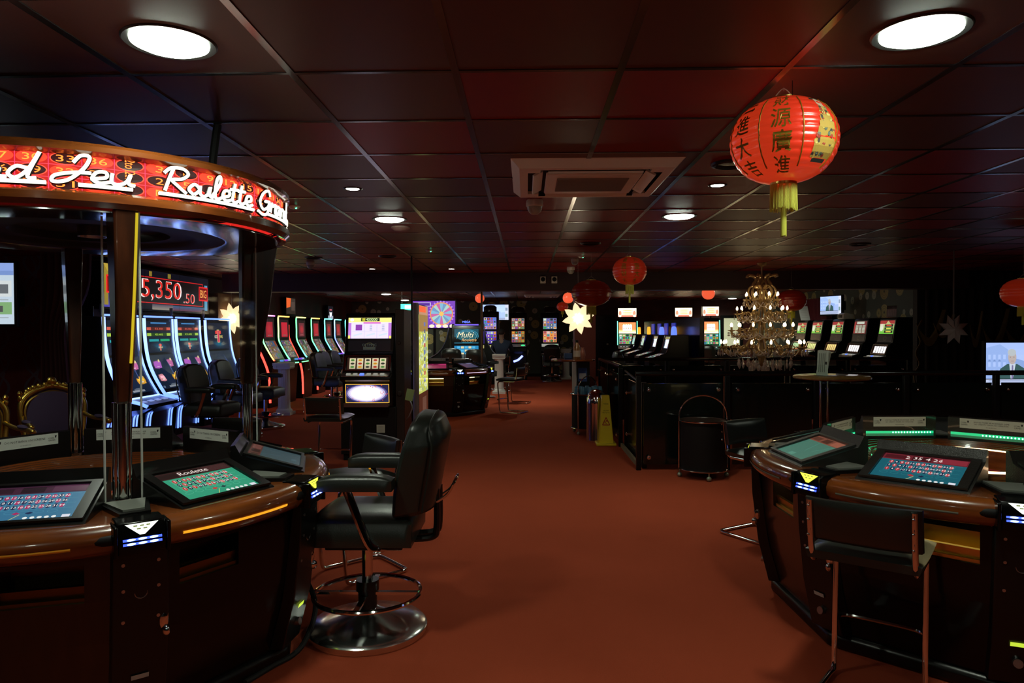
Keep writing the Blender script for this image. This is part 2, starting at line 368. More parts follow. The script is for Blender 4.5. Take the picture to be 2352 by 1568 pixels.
# ------------------------------------------------------------------ downlights and ceiling fittings
DISC=mat('lamp_diffuser',(.9,.9,.9),.5,emit=(.88,1.0,.82),es=34); DISCF=mat('lamp_diffuser_far',(.9,.9,.9),.5,emit=(.95,1.0,.88),es=9); SPOTM=mat('spot_glow',(.9,.9,.9),.5,emit=(1,.95,.85),es=30)
b=MB(); b.lathe([(.118,-.002),(.140,-.006),(.146,-.001),(.146,0)],40); RIMME=b.mesh('lamp_rim',[mat('lamp_rim_black',(.02,.02,.02),.4)])
b=MB(); b.lathe([(0,-.024),(.05,-.023),(.095,-.017),(.119,-.006),(.119,0)],40); DIFME=b.mesh('lamp_diffuser',[DISC]); b=MB(); b.lathe([(0,-.022),(.05,-.021),(.095,-.016),(.119,-.006),(.119,0)],40); DIFMF=b.mesh('lamp_diffuser',[DISCF])
BEAM=36
def downlight(x,y,label,far=False,sc=1,power=None):
    t=thing('ceiling_downlight',label,'ceiling light',(x,y,HC),0,'round ceiling downlights')
    a=link('lamp_rim',RIMME,t); c=link('lamp_diffuser',DIFMF if far else DIFME,t); a.scale=c.scale=(sc,sc,1)
    l=bpy.data.lights.new('lamp_beam','SPOT'); l.energy=power or (90 if far else BEAM); l.spot_size=R(160); l.spot_blend=1; l.shadow_soft_size=.11; l.color=(.92,1.0,.80)
    o=bpy.data.objects.new('lamp_beam',l); COL.objects.link(o); o.parent=t; o.location=(0,0,-.035)
    return t
p=onz(390,97,HC); downlight(p.x,p.y,'large round lit downlight above the glowing roulette canopy, upper left of the photo')
p=onz(2115,73,HC); downlight(p.x,p.y,'large round lit downlight above the big red lantern, upper right of the photo')
p=onz(895,503,HC); downlight(p.x,p.y,'round lit downlight beside the pale ceiling speaker, left of the air conditioner')
p=onz(1560,496,HC); downlight(p.x,p.y,'round lit downlight between the air conditioner and the big red lantern')
for (px,py,l) in ((887,675,'small far downlight just under the beam above the reel slot machine'),(1682,685,'far downlight behind the beam, left of the chandelier'),(930,689,'far downlight beside the green exit sign')):
    p=onz(px,py,HC); downlight(p.x,p.y,l,True)
for (x,y,l) in ((-2.2,14.2,'left downlight in the row just behind the beam'),(.3,14.2,'middle downlight in the row just behind the beam'),(4.3,13.6,'right downlight in the row just behind the beam'),(-1.6,16.4,'left downlight in the second row behind the beam'),(5.2,16.6,'right downlight in the second row behind the beam'),(-4.75,5.6,'downlight left of the photo above the gilt armchairs'),(4.8,5.4,'downlight right of the photo above the balustrade'),(-1.2,-1.1,'round downlight behind the camera on the left'),(1.2,-1.1,'round downlight behind the camera on the right')): downlight(x,y,l,power=68 if y>12 else None)
def spot(px,py,l,r=.045):
    p=onz(px,py,HC); t=thing('recessed_spotlight',l,'spotlight',(p.x,p.y,HC),0,'small recessed spotlights')
    MB().lathe([(r,-.002),(r*1.35,-.007),(r*1.5,0)],20).build('spot_rim',BLACK,t); MB().lathe([(0,-.006),(r,-.004),(r,0)],20).build('spot_lens',SPOTM,t)
for px,py,l in ((810,433,'small lit spotlight in the ceiling, left of the air conditioner'),(1648,425,'small lit spotlight in the ceiling left of the big red lantern'),(855,617,'tiny lit spotlight near the beam above the reel slot machine'),(1037,617,'tiny lit spotlight near the beam above the wheel of fortune screen'),(732,636,'tiny yellowish spotlight near the beam above the rainbow slot machines')): spot(px,py,l,.042)
def dark_can(px,py,l,r=.1):
    p=onz(px,py,HC); t=thing('unlit_downlight',l,'ceiling light',(p.x,p.y,HC),0,'unlit round fittings')
    MB().lathe([(r*.8,-.004),(r*.95,-.016),(r*1.1,-.012),(r*1.15,0)],24).build('lamp_rim',BLACK,t); MB().lathe([(0,-.006),(r*.82,-.005)],24).build('lamp_lens',BLACKG,t)
for a in ((720,591,'dark unlit downlight above the left dome camera'),(890,588,'dark unlit fitting right of centre between spotlights and beam'),(1356,558,'dark unlit downlight left of the string of the middle red lantern'),(1680,375,'dark unlit fitting tucked behind the left edge of the big red lantern'),(1975,560,'dark unlit fitting right of the chandelier canopy')): dark_can(*a)
def dome(px,py,ptop,l,r=.06,Y=None):
    p=onz(px,ptop,HC); t=thing('dome_camera',l,'security camera',(p.x,p.y,HC),0,'white dome cameras')
    h=r*1.75
    MB().lathe([(r*.9,0),(r,-.01),(r,-.42*h),(r*.93,-.46*h)],28).build('housing',CREAM,t)
    MB().lathe([(r*.90,-.45*h),(r*.86,-.62*h),(r*.68,-.82*h),(r*.4,-.95*h),(0,-h)],28).build('dome',mat('smoked_dome',(.42,.42,.36),.3),t)
dome(1228,480,459,'white dome camera just behind the air conditioner',.062); dome(713,608,601,'dome camera on the left near the beam',.055); dome(1320,600,594,'upper small dome camera near the beam left of the middle lantern',.05); dome(1311,620,613,'lower small dome camera right at the beam left of the middle lantern',.06)
def small_detector(px,py,l,c):
    p=onz(px,py,HC); t=thing('smoke_detector',l,'detector',(p.x,p.y,HC),0,'small detectors with green lamp')
    MB().lathe([(0,-.022),(.03,-.02),(.045,-.006),(.045,0)],20).build('housing',CREAM,t); MB().ell((.02,-.02,-.02),.006,8,6).build('indicator',mat('green_led',(0,.1,.05),.4,emit=(.1,1,.5),es=6),t)
for a in ((676,473,'detector with green lamp right of the roulette canopy',0),(986,574,'detector with green lamp between two spotlights near the beam',0),(1335,588,'detector with green lamp above the two small dome cameras',0)): small_detector(*a)
p=onz(920,521,HC); t=thing('ceiling_speaker','pale round dished ceiling speaker beside the left rear downlight','speaker',(p.x,p.y,HC))
MB().lathe([(.085,0),(.085,-.012),(.06,-.03),(0,-.04)],28).build('grille',mat('speaker_grille',(.45,.30,.26),.6),t)
# air conditioner cassettes
def aircon(cx,cy,w,label):
    t=thing('air_conditioner',label,'air conditioner',(cx,cy,HC),0,'ceiling air conditioning cassettes')
    h=w/2; b=MB(); z0=-.045
    def sq(a): return [(-a,-a),(a,-a),(a,a),(-a,a)]
    A=[(x,y,0) for x,y in sq(h)]; B=[(x,y,z0) for x,y in sq(h*.90)]; C=[(x,y,z0) for x,y in sq(h*.80)]
    b.add(A+B,[(i,(i+1)%4,4+(i+1)%4,4+i) for i in range(4)])
    b.add(B+C,[(i,(i+1)%4,4+(i+1)%4,4+i) for i in range(4)])
    MB().bx(-h*.80,h*.80,-h*.80,h*.80,-.02,-.018).build('outlet_shade',BLACKM,t)  # black plate paints the shade of deep slots behind the louvres
    for sx,sy in ((1,1),(1,-1),(-1,1),(-1,-1)): b.box((sx*h*.73,sy*h*.73,-.034),(h*.16,h*.16,.024))
    b.build('frame',CREAM,t,bevel=.004)
    MB().bx(-h*.58,h*.58,-h*.58,h*.58,-.05,-.03).build('panel',CREAM,t,bevel=.008)
    g=MB(); g.bx(-h*.44,h*.44,-h*.40,h*.36,-.056,-.05)
    for i in range(24): y=-h*.40+h*.76*i/24; g.bx(-h*.43,h*.43,y,y+.004,-.059,-.056)
    g.build('intake_grille',mat('grille_grey',(.30,.27,.24),.6),t,smooth=0)
    for k,(dx,dy) in enumerate(((1,0),(-1,0),(0,1),(0,-1))):
        f=MB(); f.box((0,0,0),((.062,h*1.12,.012) if dx else (h*1.12,.062,.012)),rot=((0,.5*dx,0) if dx else (-.5*dy,0,0)))
        f.build('louvre',CREAM,t,loc=(dx*h*.68,dy*h*.68,-.036))
    return t
p=onz(1354,355,HC); q=onz(1357,445,HC); aircon((p.x+q.x)/2,(p.y+q.y)/2,.96,'large cream ceiling air conditioner in the middle of the ceiling')
p=onz(1245,678,HC); aircon(p.x,p.y,.95,'far ceiling air conditioner seen under the beam')
# twin boxes on the beam, dark pole, brown pole
for px,l in ((1247,'left of the two small pale speakers mounted on the beam'),(1273,'right of the two small pale speakers mounted on the beam')):
    p=at(px,643,11.5); t=thing('box_speaker',l,'speaker',(p.x,11.5,p.z),0,'twin speakers on the beam')
    MB().bx(-.045,.045,-.07,0,-.055,.055).build('case',CREAM,t,bevel=.006); MB().lathe([(0,.002),(.03,.004),(.036,0)],20,(0,0,0)).build('cone',BLACKM,t).matrix_local=Matrix.Translation((0,-.0705,.008))@Matrix.Rotation(PI/2,4,'X')
p=onz(945,590,HC); tag(MB().cyl((p.x,p.y,0),(p.x,p.y,HC),.011,n=10).build('ceiling_pole',BLACK),'thin black pole from floor to ceiling beside the lit advertising totem','pole')
p=at(1093,750,12.0); tag(MB().cyl((p.x,p.y+1.6,0),(p.x,p.y+1.6,HC),.022,n=12).build('ceiling_pole',mat('bronze_metal',(.25,.14,.08),.35,.8)),'slim bronze pole rising behind the far roulette table','pole')
# ------------------------------------------------------------------ roulette tables
_mc={}
def cached(key,fn):
    if key not in _mc: _mc[key]=fn()
    return _mc[key]
REDN={1,3,5,7,9,12,14,16,18,19,21,23,25,27,30,32,34,36}
def roulette_art(pal,simple=False):
    p=Pan(); w,h=.167,.121; bg,head,line=pal['bg'],pal['head'],pal['line']
    p.rect(-w,-h,w,h,bg,0); p.rect(-w,h*.55,w,h,head,1)
    p.rect(-w*.95,h*.62,-w*.45,h*.9,tuple(x*.5 for x in head),2); p.rect(w*.3,h*.6,w*.95,h*.95,tuple(min(1,x*1.7) for x in head),2); p.rect(-w*.3,h*.6,w*.15,h*.93,tuple(x*.35 for x in head),2)
    if pal.get('top'): p.text(pal['top'],-w*.02,h*.77,h*.22,(.9,.75,.7),3)
    if simple: 
        p.line([(-w*.2,h*.5),(w*.05,-h*.3)],.004,tuple(x*1.3 for x in bg),1); p.line([(w*.75,h*.6),(w*.35,-h*.2)],.004,tuple(x*1.3 for x in bg),1); p.rect(-w*.3,-h*.85,0,-h*.65,tuple(min(1,x*1.5) for x in bg),1); return p
    x0,dx=-w*.72,w*.126
    for r in range(3):
        for c in range(12):
            n=3*c+r+1; cx,cy=x0+dx*c,h*(-.22+.28*r)
            p.disc(cx,cy,dx*.40,h*.115,pal['red'] if n in REDN else pal['blk'],2,14); p.text(str(n),cx,cy,h*.11,(.8,.8,.8),3)
    for c in range(13): x=x0+dx*(c-.5); p.rect(x-.0006,-h*.36,x+.0006,h*.48,line,1)
    for r in range(4): y=h*(-.36+.28*r); p.rect(-w*.8,y-.0006,w*.9,y+.0006,line,1)
    for c in range(6): x=-w*.75+w*.26*c; p.ring(x,-h*.5,w*.1,h*.08,.0012,line,1,14)
    for x,c in ((-w*.1,pal['red']),(w*.14,pal['blk'])): p.poly([(x-.013,-h*.56),(x,-h*.49),(x+.013,-h*.56),(x,-h*.63)],c,2)
    p.line([(-w*.2,-h*.98),(-w*.02,-h*.62)],.002,(.7,.7,.2),2)
    for k in range(5): p.disc(w*(.12+.13*k),-h*.82,.0075,.0075,(.75,.8,.78),2,10)
    p.rect(w*.78,-h*.9,w*.93,-h*.74,(.7,.72,.8),2)
    return p
def pal(bg,red,blk,head,line,top=None): return dict(bg=bg,red=red,blk=blk,head=head,line=line,top=top)
PAL={'green':pal((.03,.30,.17),(.5,.03,.03),(.01,.03,.04),(.03,.010,.010),(.12,.5,.33),'Roulette'),
'blue':pal((.035,.15,.26),(.35,.02,.10),(.012,.02,.07),(.045,.012,.030),(.07,.26,.36)),
'teal':pal((.008,.10,.135),(.45,.02,.03),(.008,.012,.05),(.13,.012,.02),(.03,.2,.23),'2 35 4 26'),
'dull':pal((.05,.15,.11),(.2,.03,.03),(.02,.02,.02),(.16,.05,.03),(.1,.3,.2)),
'dim':pal((.03,.055,.065),(.1,.02,.02),(.01,.02,.04),(.07,.025,.02),(.06,.1,.1)),
'pink':pal((.22,.015,.06),(.4,.02,.05),(.1,.01,.03),(.25,.02,.08),(.3,.05,.1)),
'slate':pal((.05,.05,.10),(.2,.1,.12),(.02,.02,.05),(.08,.08,.14),(.2,.2,.3))}
def scr_frame():
    a=Vector((.648,0,.890)); c=Vector((.911,0,.808)); ez=(a-c).normalized(); return frameM((a+c)/2+Vector((.297,0,.955)).normalized()*.003,(0,1,0),ez)
def screen_me(k): return cached(('scr',k),lambda: roulette_art(PAL[k],k in('dull','dim','pink','slate')).mb(M=scr_frame()).mesh('touch_screen',[SCREEN],0))
def hood_me(tex):
    def f():
        b=MB(); b.prism([(.60,.798),(.60,.935),(.620,.940),(.645,.890),(.914,.806),(.922,.798)],-.215,.215,'y')
        M=scr_frame()
        for (u0,u1,v0,v1) in ((-.205,.205,.122,.137),(-.205,.205,-.136,-.122),(-.205,-.168,-.122,.122),(.168,.205,-.122,.122)):
            for k in range(1):
                vs=[M@Vector((u,-w,v)) for w in (0,.010) for u,v in ((u0,v0),(u1,v0),(u1,v1),(u0,v1))]
                b.add(vs,[(0,1,2,3),(7,6,5,4),(0,4,5,1),(1,5,6,2),(2,6,7,3),(3,7,4,0)])
        return b.mesh('screen_hood',[tex])
    return cached(('hood',tex.name),f)
def sign_me(k):
    def f():
        p=Pan(); p.rect(-.155,-.028,.155,.028,(.80,.84,.77),0)
        L=('DO NOT BANG ON SCREENS',) if k==0 else ('SHOULD THERE BE AN INVALID GAME','NO CREDITS TAKEN, NO WINS PAID')
        c=(.02,.02,.02)
        if k==0: p.text(L[0],0,.006,.0105,c,1,w=.185); p.text('NO EXCEPTIONS',0,-.016,.0045,c,1)
        else: p.text(L[0],0,.010,.0075,c,1,w=.17); p.text(L[1],0,-.002,.0075,c,1,w=.165); p.text('NO EXCEPTIONS',0,-.017,.0045,c,1)
        for x in (-.128,.128):
            p.text('CORK',x-.006,.004,.0075,c,1); p.text('GAMES',x-.004,-.007,.0075,c,1); p.poly([(x+.010,.016),(x+.02,.016),(x+.017,.004),(x+.013,.004)],c,1)
        return p.mb(M=frameM((.5985,0,.905),(0,-1,0),(0,0,1))).mesh('paper_sign',[PAPER],0)
    return cached(('sign',k),f)
def body_me(m,off=0):
    def f():
        b=MB(); t=math.tan(R(22.5)); ap=lambda z:(.90+.10*math.sin(min(1,(z-.06)/.55)*PI/2))*.9239
        zs=[.06,.15,.26,.38,.53,.66,.705]
        for i in range(len(zs)-1):
            z0,z1=zs[i],zs[i+1]; a0,a1=ap(z0),ap(z1); o_=off/.38; cols=[(-1,o_-.34),(o_-.34,o_+.34),(o_+.34,1)]
            for s0,s1 in cols:
                if abs(z0-.53)<1e-6 and s0==o_-.34: continue
                b.add([(a0,s0*a0*t,z0),(a0,s1*a0*t,z0),(a1,s1*a1*t,z1),(a1,s0*a1*t,z1)],[(0,1,2,3)])
        a0,a1=ap(.53),ap(.66); y0_,y1_=(o_-.34)*a0*t,(o_+.34)*a0*t; d=.13
        o=[(a0,y0_,.53),(a0,y1_,.53),(a1,y1_,.66),(a1,y0_,.66)]; q=[(a0-d,y0_,.55),(a0-d,y1_,.55),(a1-d,y1_,.66),(a1-d,y0_,.66)]
        b.add(o+q,[(0,4,5,1),(1,5,6,2),(2,6,7,3),(3,7,4,0),(4,7,6,5)])
        return b.mesh('body_panel',[m],20)
    return cached(('body',m.name,off),f)
def tray_me(m):
    def f():
        b=MB(); b.bx(.80,.912,-.128,.128,.53,.545); b.box((.895,0,.562),(.012,.256,.05),rot=(0,.25,0)); b.bx(.798,.806,-.128,.128,.545,.655); return b.mesh('payout_tray',[m])
    return cached('tray'+m.name,f)
def col_me():
    def f():
        b=MB(); b.prism([(.985,.715),(1.022,.715),(1.015,.55),(.985,.30),(.93,.08),(.87,.08),(.93,.30)],-.088,.088,'y'); return b.mesh('acceptor_column',[BLACK])
    return cached('col',f)
def screws_me():
    def f():
        b=MB()
        for y in (-.055,.055):
            for x,z in ((1.021,.66),(1.0165,.57),(1.005,.46)): b.cyl((x-.003,y,z),(x+.002,y,z),.006,n=10)
        return b.mesh('screws',[STEEL])
    return cached('screws',f)
def lock_me():
    def f():
        b=MB(); b.cyl((.945,0,.17),(.972,0,.175),.017,n=16); return b.mesh('lock',[STEEL])
    return cached('lock',f)
def plate_me(lit):
    def f():
        p=Pan(); p.rect(-.028,-.009,.028,.009,(.6,.8,.05) if lit else (.45,.45,.42),0); return p.mb(M=frameM((.978,0,.25),(0,1,0),(.28,0,1))).mesh('label_plate',[SCREEN if lit else PAPER],0)
    return cached(('plate',lit),f)
def head_me():
    def f():
        b=MB(); b.prism([(.93,.70),(1.05,.70),(1.055,.735),(1.035,.806),(.93,.808)],-.075,.075,'y'); b.bx(.96,1.06,-.088,-.075,.695,.80); b.bx(.96,1.06,.075,.088,.695,.80); return b.mesh('acceptor_head',[BLACKG])
    return cached('head',f)
def lamp_me(yel):
    def f():
        p=Pan(); c=(.75,.8,.05) if yel else (.55,.58,.52)
        p.poly([(-.052,.034),(.052,.034),(.008,-.004),(-.008,-.004)],c,1)
        for x,y in ((-.02,.026),(0,.026),(.02,.026),(-.01,.016),(.01,.016)): p.rect(x-.006,y-.002,x+.006,y+.002,(.08,.1,.02),2)
        for v in (-.018,-.032): 
            p.rect(-.06,v-.004,.06,v+.004,(.05,.1,1.2),1)
            for x in (-.035,0,.035): p.disc(x,v,.014,.004,(.5,.8,3),2,10)
        return p.mb(M=frameM((1.0475,0,.768),(0,1,0),(-.28,0,1))).mesh('acceptor_lights',[SCREENH],0)
    return cached(('lamp',yel),f)
def shelf_me():
    def f():
        b=MB(); b.prism([(.70,-.085),(.93,-.05),(.93,.05),(.70,.085)],.80,.815,'z'); b.prism([(.73,-.07),(.90,-.035),(.90,.035),(.73,.07)],.815,.822,'z',1); return b.mesh('drink_shelf',[BLACK,mat('grey_inlay',(.16,.17,.15),.6)])
    return cached('shelf',f)
def strip_me(c,lit):
    def f():
        b=MB(); b.lathe([(1.0325,.735),(1.0352,.740),(1.0345,.745)],24,a0=R(-15),a1=R(11),col=c); return b.mesh('rim_strip',[SCREEN if lit else PAPER],0)
    return cached(('strip',c,lit),f)
def slot_me():
    def f(): return MB().ell((1.018,0,.752),(.02,.055,.022),16,8).mesh('ticket_slot',[BLACKM])
    return cached('slot',f)
def glow_me():
    def f():
        p=Pan(); p.rect(-.2,-.02,.2,-.006,(.0,.06,.025),0); p.rect(-.2,-.006,.2,.009,(.004,.28,.10),0)
        for i in range(14): p.disc(-.04+.017*i,0,.004,.005,(.5,3,1.4),1,8)
        return p.mb(M=frameM((.597,0,.842),(0,-1,0),(0,0,1))).mesh('hood_light',[SCREENH],0)
    return cached('glow',f)
CARBON=mat('carbon_fibre',(.018,.018,.016),.3,coat=.3,bump=(260,.5))
WOODK=mat('mahogany_shadow',(.028,.010,.005),.3,coat=.4,noise=(4,(.014,.005,.003),(6,6,1))); BRASSD=mat('shaded_brass',(.16,.10,.03),.35,1)  # darker brass copy: shade of the trays without a lamp put into its colour
def roulette_table(label,loc,rot,screens,strip,lit,hood=BLACK,glow=False,ring=None,tray=None,yel=(0,1,1,1,1,1,1,1),group='roulette tables',offs={}):
    T=thing('roulette_table',label,'roulette table',(loc[0],loc[1],0),rot,group); st=2*PI/8
    rim=MB().lathe([(.56,.79),(.585,.80),(.97,.80),(1.0,.797),(1.022,.783),(1.033,.76),(1.030,.728),(1.008,.702),(.985,.692),(.90,.692)],128)
    rim.build('wooden_rim',WOOD,T)
    b=MB(); pr=[]
    for i in range(6): r=.575-.035*i; pr+=[(r,.80-.004*i),(r-.010,.812-.004*i),(r-.024,.812-.004*i),(r-.030,.798-.004*i)]
    pr+=[(.36,.74),(.33,.70)]; b.lathe(pr,96); b.build('wheel_surround',WOOD,T)
    b=MB(); b.lathe([(.335,.70),(.26,.675),(.20,.69),(.07,.715),(.03,.75),(.03,.79),(.012,.80),(0,.80)],64); w=b.build('roulette_wheel',WOODD,T)
    pk=Pan()
    for i in range(37):
        a0,a1=2*PI*i/37,2*PI*(i+1)/37; c=(.02,.15,.05) if i==0 else ((.3,.02,.02) if i%2 else (.01,.01,.01))
        pk.poly([(.325*math.cos(a0),.325*math.sin(a0)),(.325*math.cos(a1),.325*math.sin(a1)),(.265*math.cos(a1),.265*math.sin(a1)),(.265*math.cos(a0),.265*math.sin(a0))],c)
    pk.build('number_pockets',PAPER,w,mapf=lambda u,v,q:(u,v,.7015-.38*(.335-math.hypot(u,v))+.004))
    if ring: MB().lathe([(.372,.775),(.378,.79),(.372,.80)],64,col=ring).build('glow_ring',LEDM,T)
    MB().prism([(.925*math.cos(st*i),.925*math.sin(st*i)) for i in range(8)],0,.07,'z').build('plinth',BLACK,T,bevel=.02)
    for i in range(8):
        a=st*(i+.5)
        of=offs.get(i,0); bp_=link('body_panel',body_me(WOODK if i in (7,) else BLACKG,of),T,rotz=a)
        link('cam_lock',cached('cam',lambda:MB().ell((.94,-.31,.44),(.022,.02,.042),12,8).ell((.955,-.31,.40),(.02,.014,.02),10,6).mesh('cam_lock',[CHROME])),bp_); pt_=link('payout_tray',tray_me(BRASS if tray else BRASSD),bp_,loc=(0,of,0))
        if tray: 
            o=link('tray_light',cached(('trl',tray),lambda:MB().bx(.80,.81,-.12,.12,.640,.652,col=tray).mesh('tray_light',[LEDM],0)),pt_)
        h=link('screen_hood',hood_me(hood),T,rotz=a); link('touch_screen',screen_me(screens[i]),h); link('paper_sign',sign_me(i%2 if not glow else 1),h)
        if glow: link('hood_light',glow_me(),h)
        link('rim_strip',strip_me(strip,lit[i]),T,rotz=a); link('ticket_slot',slot_me(),T,rotz=a+R(17.0))
        v=st*i
        c=link('acceptor_column',col_me(),T,rotz=v,bevel=.004); link('screws',screws_me(),c); link('lock',lock_me(),c); link('port_ring',cached('prt',lambda:MB().tube([(1.0135,.02*math.cos(a),.555+.02*math.sin(a)) for a in [2*PI*i/16 for i in range(16)]],.002,6,True).mesh('port_ring',[STEEL])),c); link('label_plate',plate_me(i==1),c)
        c=link('acceptor_head',head_me(),T,rotz=v,bevel=.004); link('acceptor_lights',lamp_me(bool(yel[i])),c)
        link('drink_shelf',shelf_me(),T,rotz=v)
    return T
LC=(-1.971,3.183); LR=-.887; RC=(2.217,3.62); RR=3.559
G0=(.16,.16,.12)
TL=roulette_table('large mahogany roulette table on the left under the glowing canopy sign',LC,LR,['green','dim','dim','dull','dull','dull','dim','blue'],(1.0,.42,.02),[1,1,0,0,0,0,0,0],offs={0:-.10,7:.08})
TR=roulette_table('mahogany roulette table on the right with green lit screen hoods',RC,RR,['teal','teal','dull','dull','dull','dull','dull','dull'],G0,[0]*8,hood=CARBON,glow=True,ring=(1.6,.95,.5),tray=(1.2,1.0,.45),yel=[1,0,1,1,1,1,1,1],offs={0:.12})
fp=onz(1066,958,0)
TF=roulette_table('far dark roulette table beyond the lit totem with pink screen',(-1.62,12.75),R(-61),['slate','dim','dim','dim','dim','dim','dim','pink'],(1.0,.8,1.1),[1,0,0,0,0,0,0,0],tray=(1.2,1.05,.5))
# canopy of the left table, in the table's own axes
CZ0,CZ1,CR=1.90,2.11,.836
can=MB(); can.lathe([(.80,CZ0+.03),(.815,CZ0-.004),(.838,CZ0-.008),(.856,CZ0+.010),(.856,CZ0+.036),(.838,CZ0+.048),(.80,CZ0+.05)],128)
can.lathe([(.80,CZ1-.05),(.838,CZ1-.034),(.856,CZ1-.026),(.856,CZ1-.008),(.838,CZ1+.006),(.80,CZ1+.004),(.80,CZ1-.05)],128)
CAN=can.build('canopy_frame',WOOD,TL)
def ringmap(rad,a0=0): return lambda u,v,w:((rad+w)*math.cos(u-LR),(rad+w)*math.sin(u-LR),v)
S=R(-46.4); cell=R(90)/13; zb,zt=CZ0+.046,CZ1-.032; hh=(zt-zb)/3
p=Pan(); ORG=(1.3,.22,.03); RD=(.9,.035,.015); DK=(.02,.004,.004); LN=(1.1,.06,.03)
for q in range(4):
    s0=S+q*PI/2
    p.rect(s0,zb,s0+PI/2,zt,(.28,.008,.006),0,26,1)
    for c in range(13):
        x=s0+cell*c
        p.rect(x-.0016,zb,x+.0016,zt,(.5,.03,.08),1)
        for r in range(3):
            cx,cy=x+cell/2,zb+hh*(r+.5); n=3*c+r+1
            isred=c<12 and n in REDN
            p.disc(cx,cy,cell*.47,hh*.48,RD if isred else LN,1,24); p.disc(cx,cy,cell*.43,hh*.43,RD if isred else DK,2,24)
            if c<12: p.text(str(n),cx,cy,hh*.52,ORG,3,w=cell*(.28 if n<10 else .55))
            else: p.text('2to1',cx,cy,cell*.34,ORG,3,w=hh*.95,rot=-PI/2)
    for r in (1,2): p.rect(s0,zb+hh*r-.0012,s0+PI/2,zb+hh*r+.0012,(.5,.04,.06),1,26,1)
# text helper rotates in (angle,z): compensate for the different units by hand for 2to1
p.build('number_band',colmat('sign_band',2.6),CAN,mapf=ringmap(.826))
GL={'R':(.86,[[(.12,0),(.2,.5),(.3,1.0)],[(.02,.74),(.22,1.0),(.6,1.04),(.8,.84),(.62,.6),(.3,.5),(.5,.28),(.82,.0)]]),
'o':(.42,[[(.22,0),(.03,.2),(.2,.46),(.4,.25),(.22,0)]]),'u':(.5,[[(0,.44),(.02,.1),(.16,0),(.32,.15),(.38,.46),(.37,.1),(.52,.02)]]),
'l':(.36,[[(-.02,.08),(.24,.7),(.22,1.02),(.1,.85),(.08,.15),(.2,.0),(.38,.1)]]),'e':(.42,[[(0,.14),(.3,.24),(.28,.45),(.1,.42),(.04,.15),(.2,0),(.42,.08)]]),
't':(.34,[[(.12,.85),(.06,.15),(.18,0),(.36,.1)],[(-.06,.56),(.3,.6)]]),
'G':(.72,[[(.62,.78),(.48,1.03),(.18,.8),(.05,.35),(.25,.04),(.52,.2),(.6,.5),(.52,-.1),(.25,-.22),(0,-.1)],[(.36,.46),(.6,.5)]]),
'r':(.4,[[(0,0),(.06,.46),(.16,.36),(.36,.46),(.32,.1),(.42,.02)]]),'a':(.48,[[(.36,.4),(.14,.44),(.02,.16),(.18,0),(.35,.36),(.35,.08),(.5,.02)]]),
'n':(.5,[[(0,.45),(.02,0),(.06,.3),(.22,.46),(.34,.32),(.34,.06),(.5,.02)]]),'d':(.54,[[(.34,.38),(.14,.44),(.02,.16),(.18,0),(.37,.35),(.5,1.04),(.38,.1),(.54,.02)]]),
'J':(.74,[[(.34,.72),(.46,1.02),(.64,.98),(.56,.5),(.3,.02),(.02,-.06),(.04,.18),(.4,.34),(.74,.36)]])}
def neon(word,a0,a1,z0,H,sl=.22):
    tot=sum(GL[c][0] for c in word); k=(a1-a0)/tot; x=0; out=[]
    for c in word:
        for s in GL[c][1]:
            out.append([( a0+(x+px+sl*py*.5)*k, z0+py*H) for px,py in s])
        x+=GL[c][0]
    return out
wm=ringmap(.842); neo=MB(); bak=MB()
def put(strokes,r):
    for s in strokes:
        pts=cr([wm(u,v,0) for u,v in s],6); cols=[(1.0,1.0,.78)]*len(pts)
        neo.tube(pts,r,8,cols=cols); bak.tube([(x*.992,y*.992,z-.001) for x,y,z in pts],r*1.45,8)
for (wd,a0,a1,h) in (('Roulette',-43,-14.5,.088),('Grand',-11.5,14,.088),('Jeu',-66.3,-49.2,.088),('Grand',-99,-69.5,.088),('Jeu',19,36,.088),('Roulette',40,68,.088)):
    put(neon(wd,R(a0),R(a1),CZ0+.078,h),.0064)
for a0,a1 in ((-43.5,-14),(-7,13),(-61,-49.5),(-93,-67.5),(24,36),(40,68)):
    n=10; put([[(R(a0+(a1-a0)*i/n),CZ0+.066) for i in range(n+1)]],.0075)
neo.build('script_lettering',colmat('neon_white',1.7),CAN); bak.build('letter_backing',BLACK,CAN)
MB().lathe([(0,1.93),(.30,1.93),(.32,1.90),(.42,1.90),(.44,1.885),(.56,1.885),(.56,1.90)],96).build('soffit_dish',BLACKM,CAN)
MB().lathe([(.56,1.884),(.575,1.882),(.80,1.882),(.80,1.89)],96).build('mirror_ring',mat('mirror_steel',(.6,.62,.68),.12,1),CAN)
MB().lathe([(0,2.09),(.80,2.09),(.80,2.08)],96).build('canopy_lid',BLACKM,CAN)
MB().lathe([(0,1.897),(.05,1.897),(.055,1.885),(.06,1.885),(.06,1.93)],24).build('wheel_lamp',STEEL,CAN)
_l=bpy.data.lights.new('wheel_lamp_beam','SPOT'); _l.energy=16; _l.spot_size=R(140); _l.spot_blend=.6; _l.shadow_soft_size=.05; _l.color=(.95,1.0,.85); _o=bpy.data.objects.new('wheel_lamp_beam',_l); COL.objects.link(_o); _o.parent=TL; _o.location=(0,0,1.88)
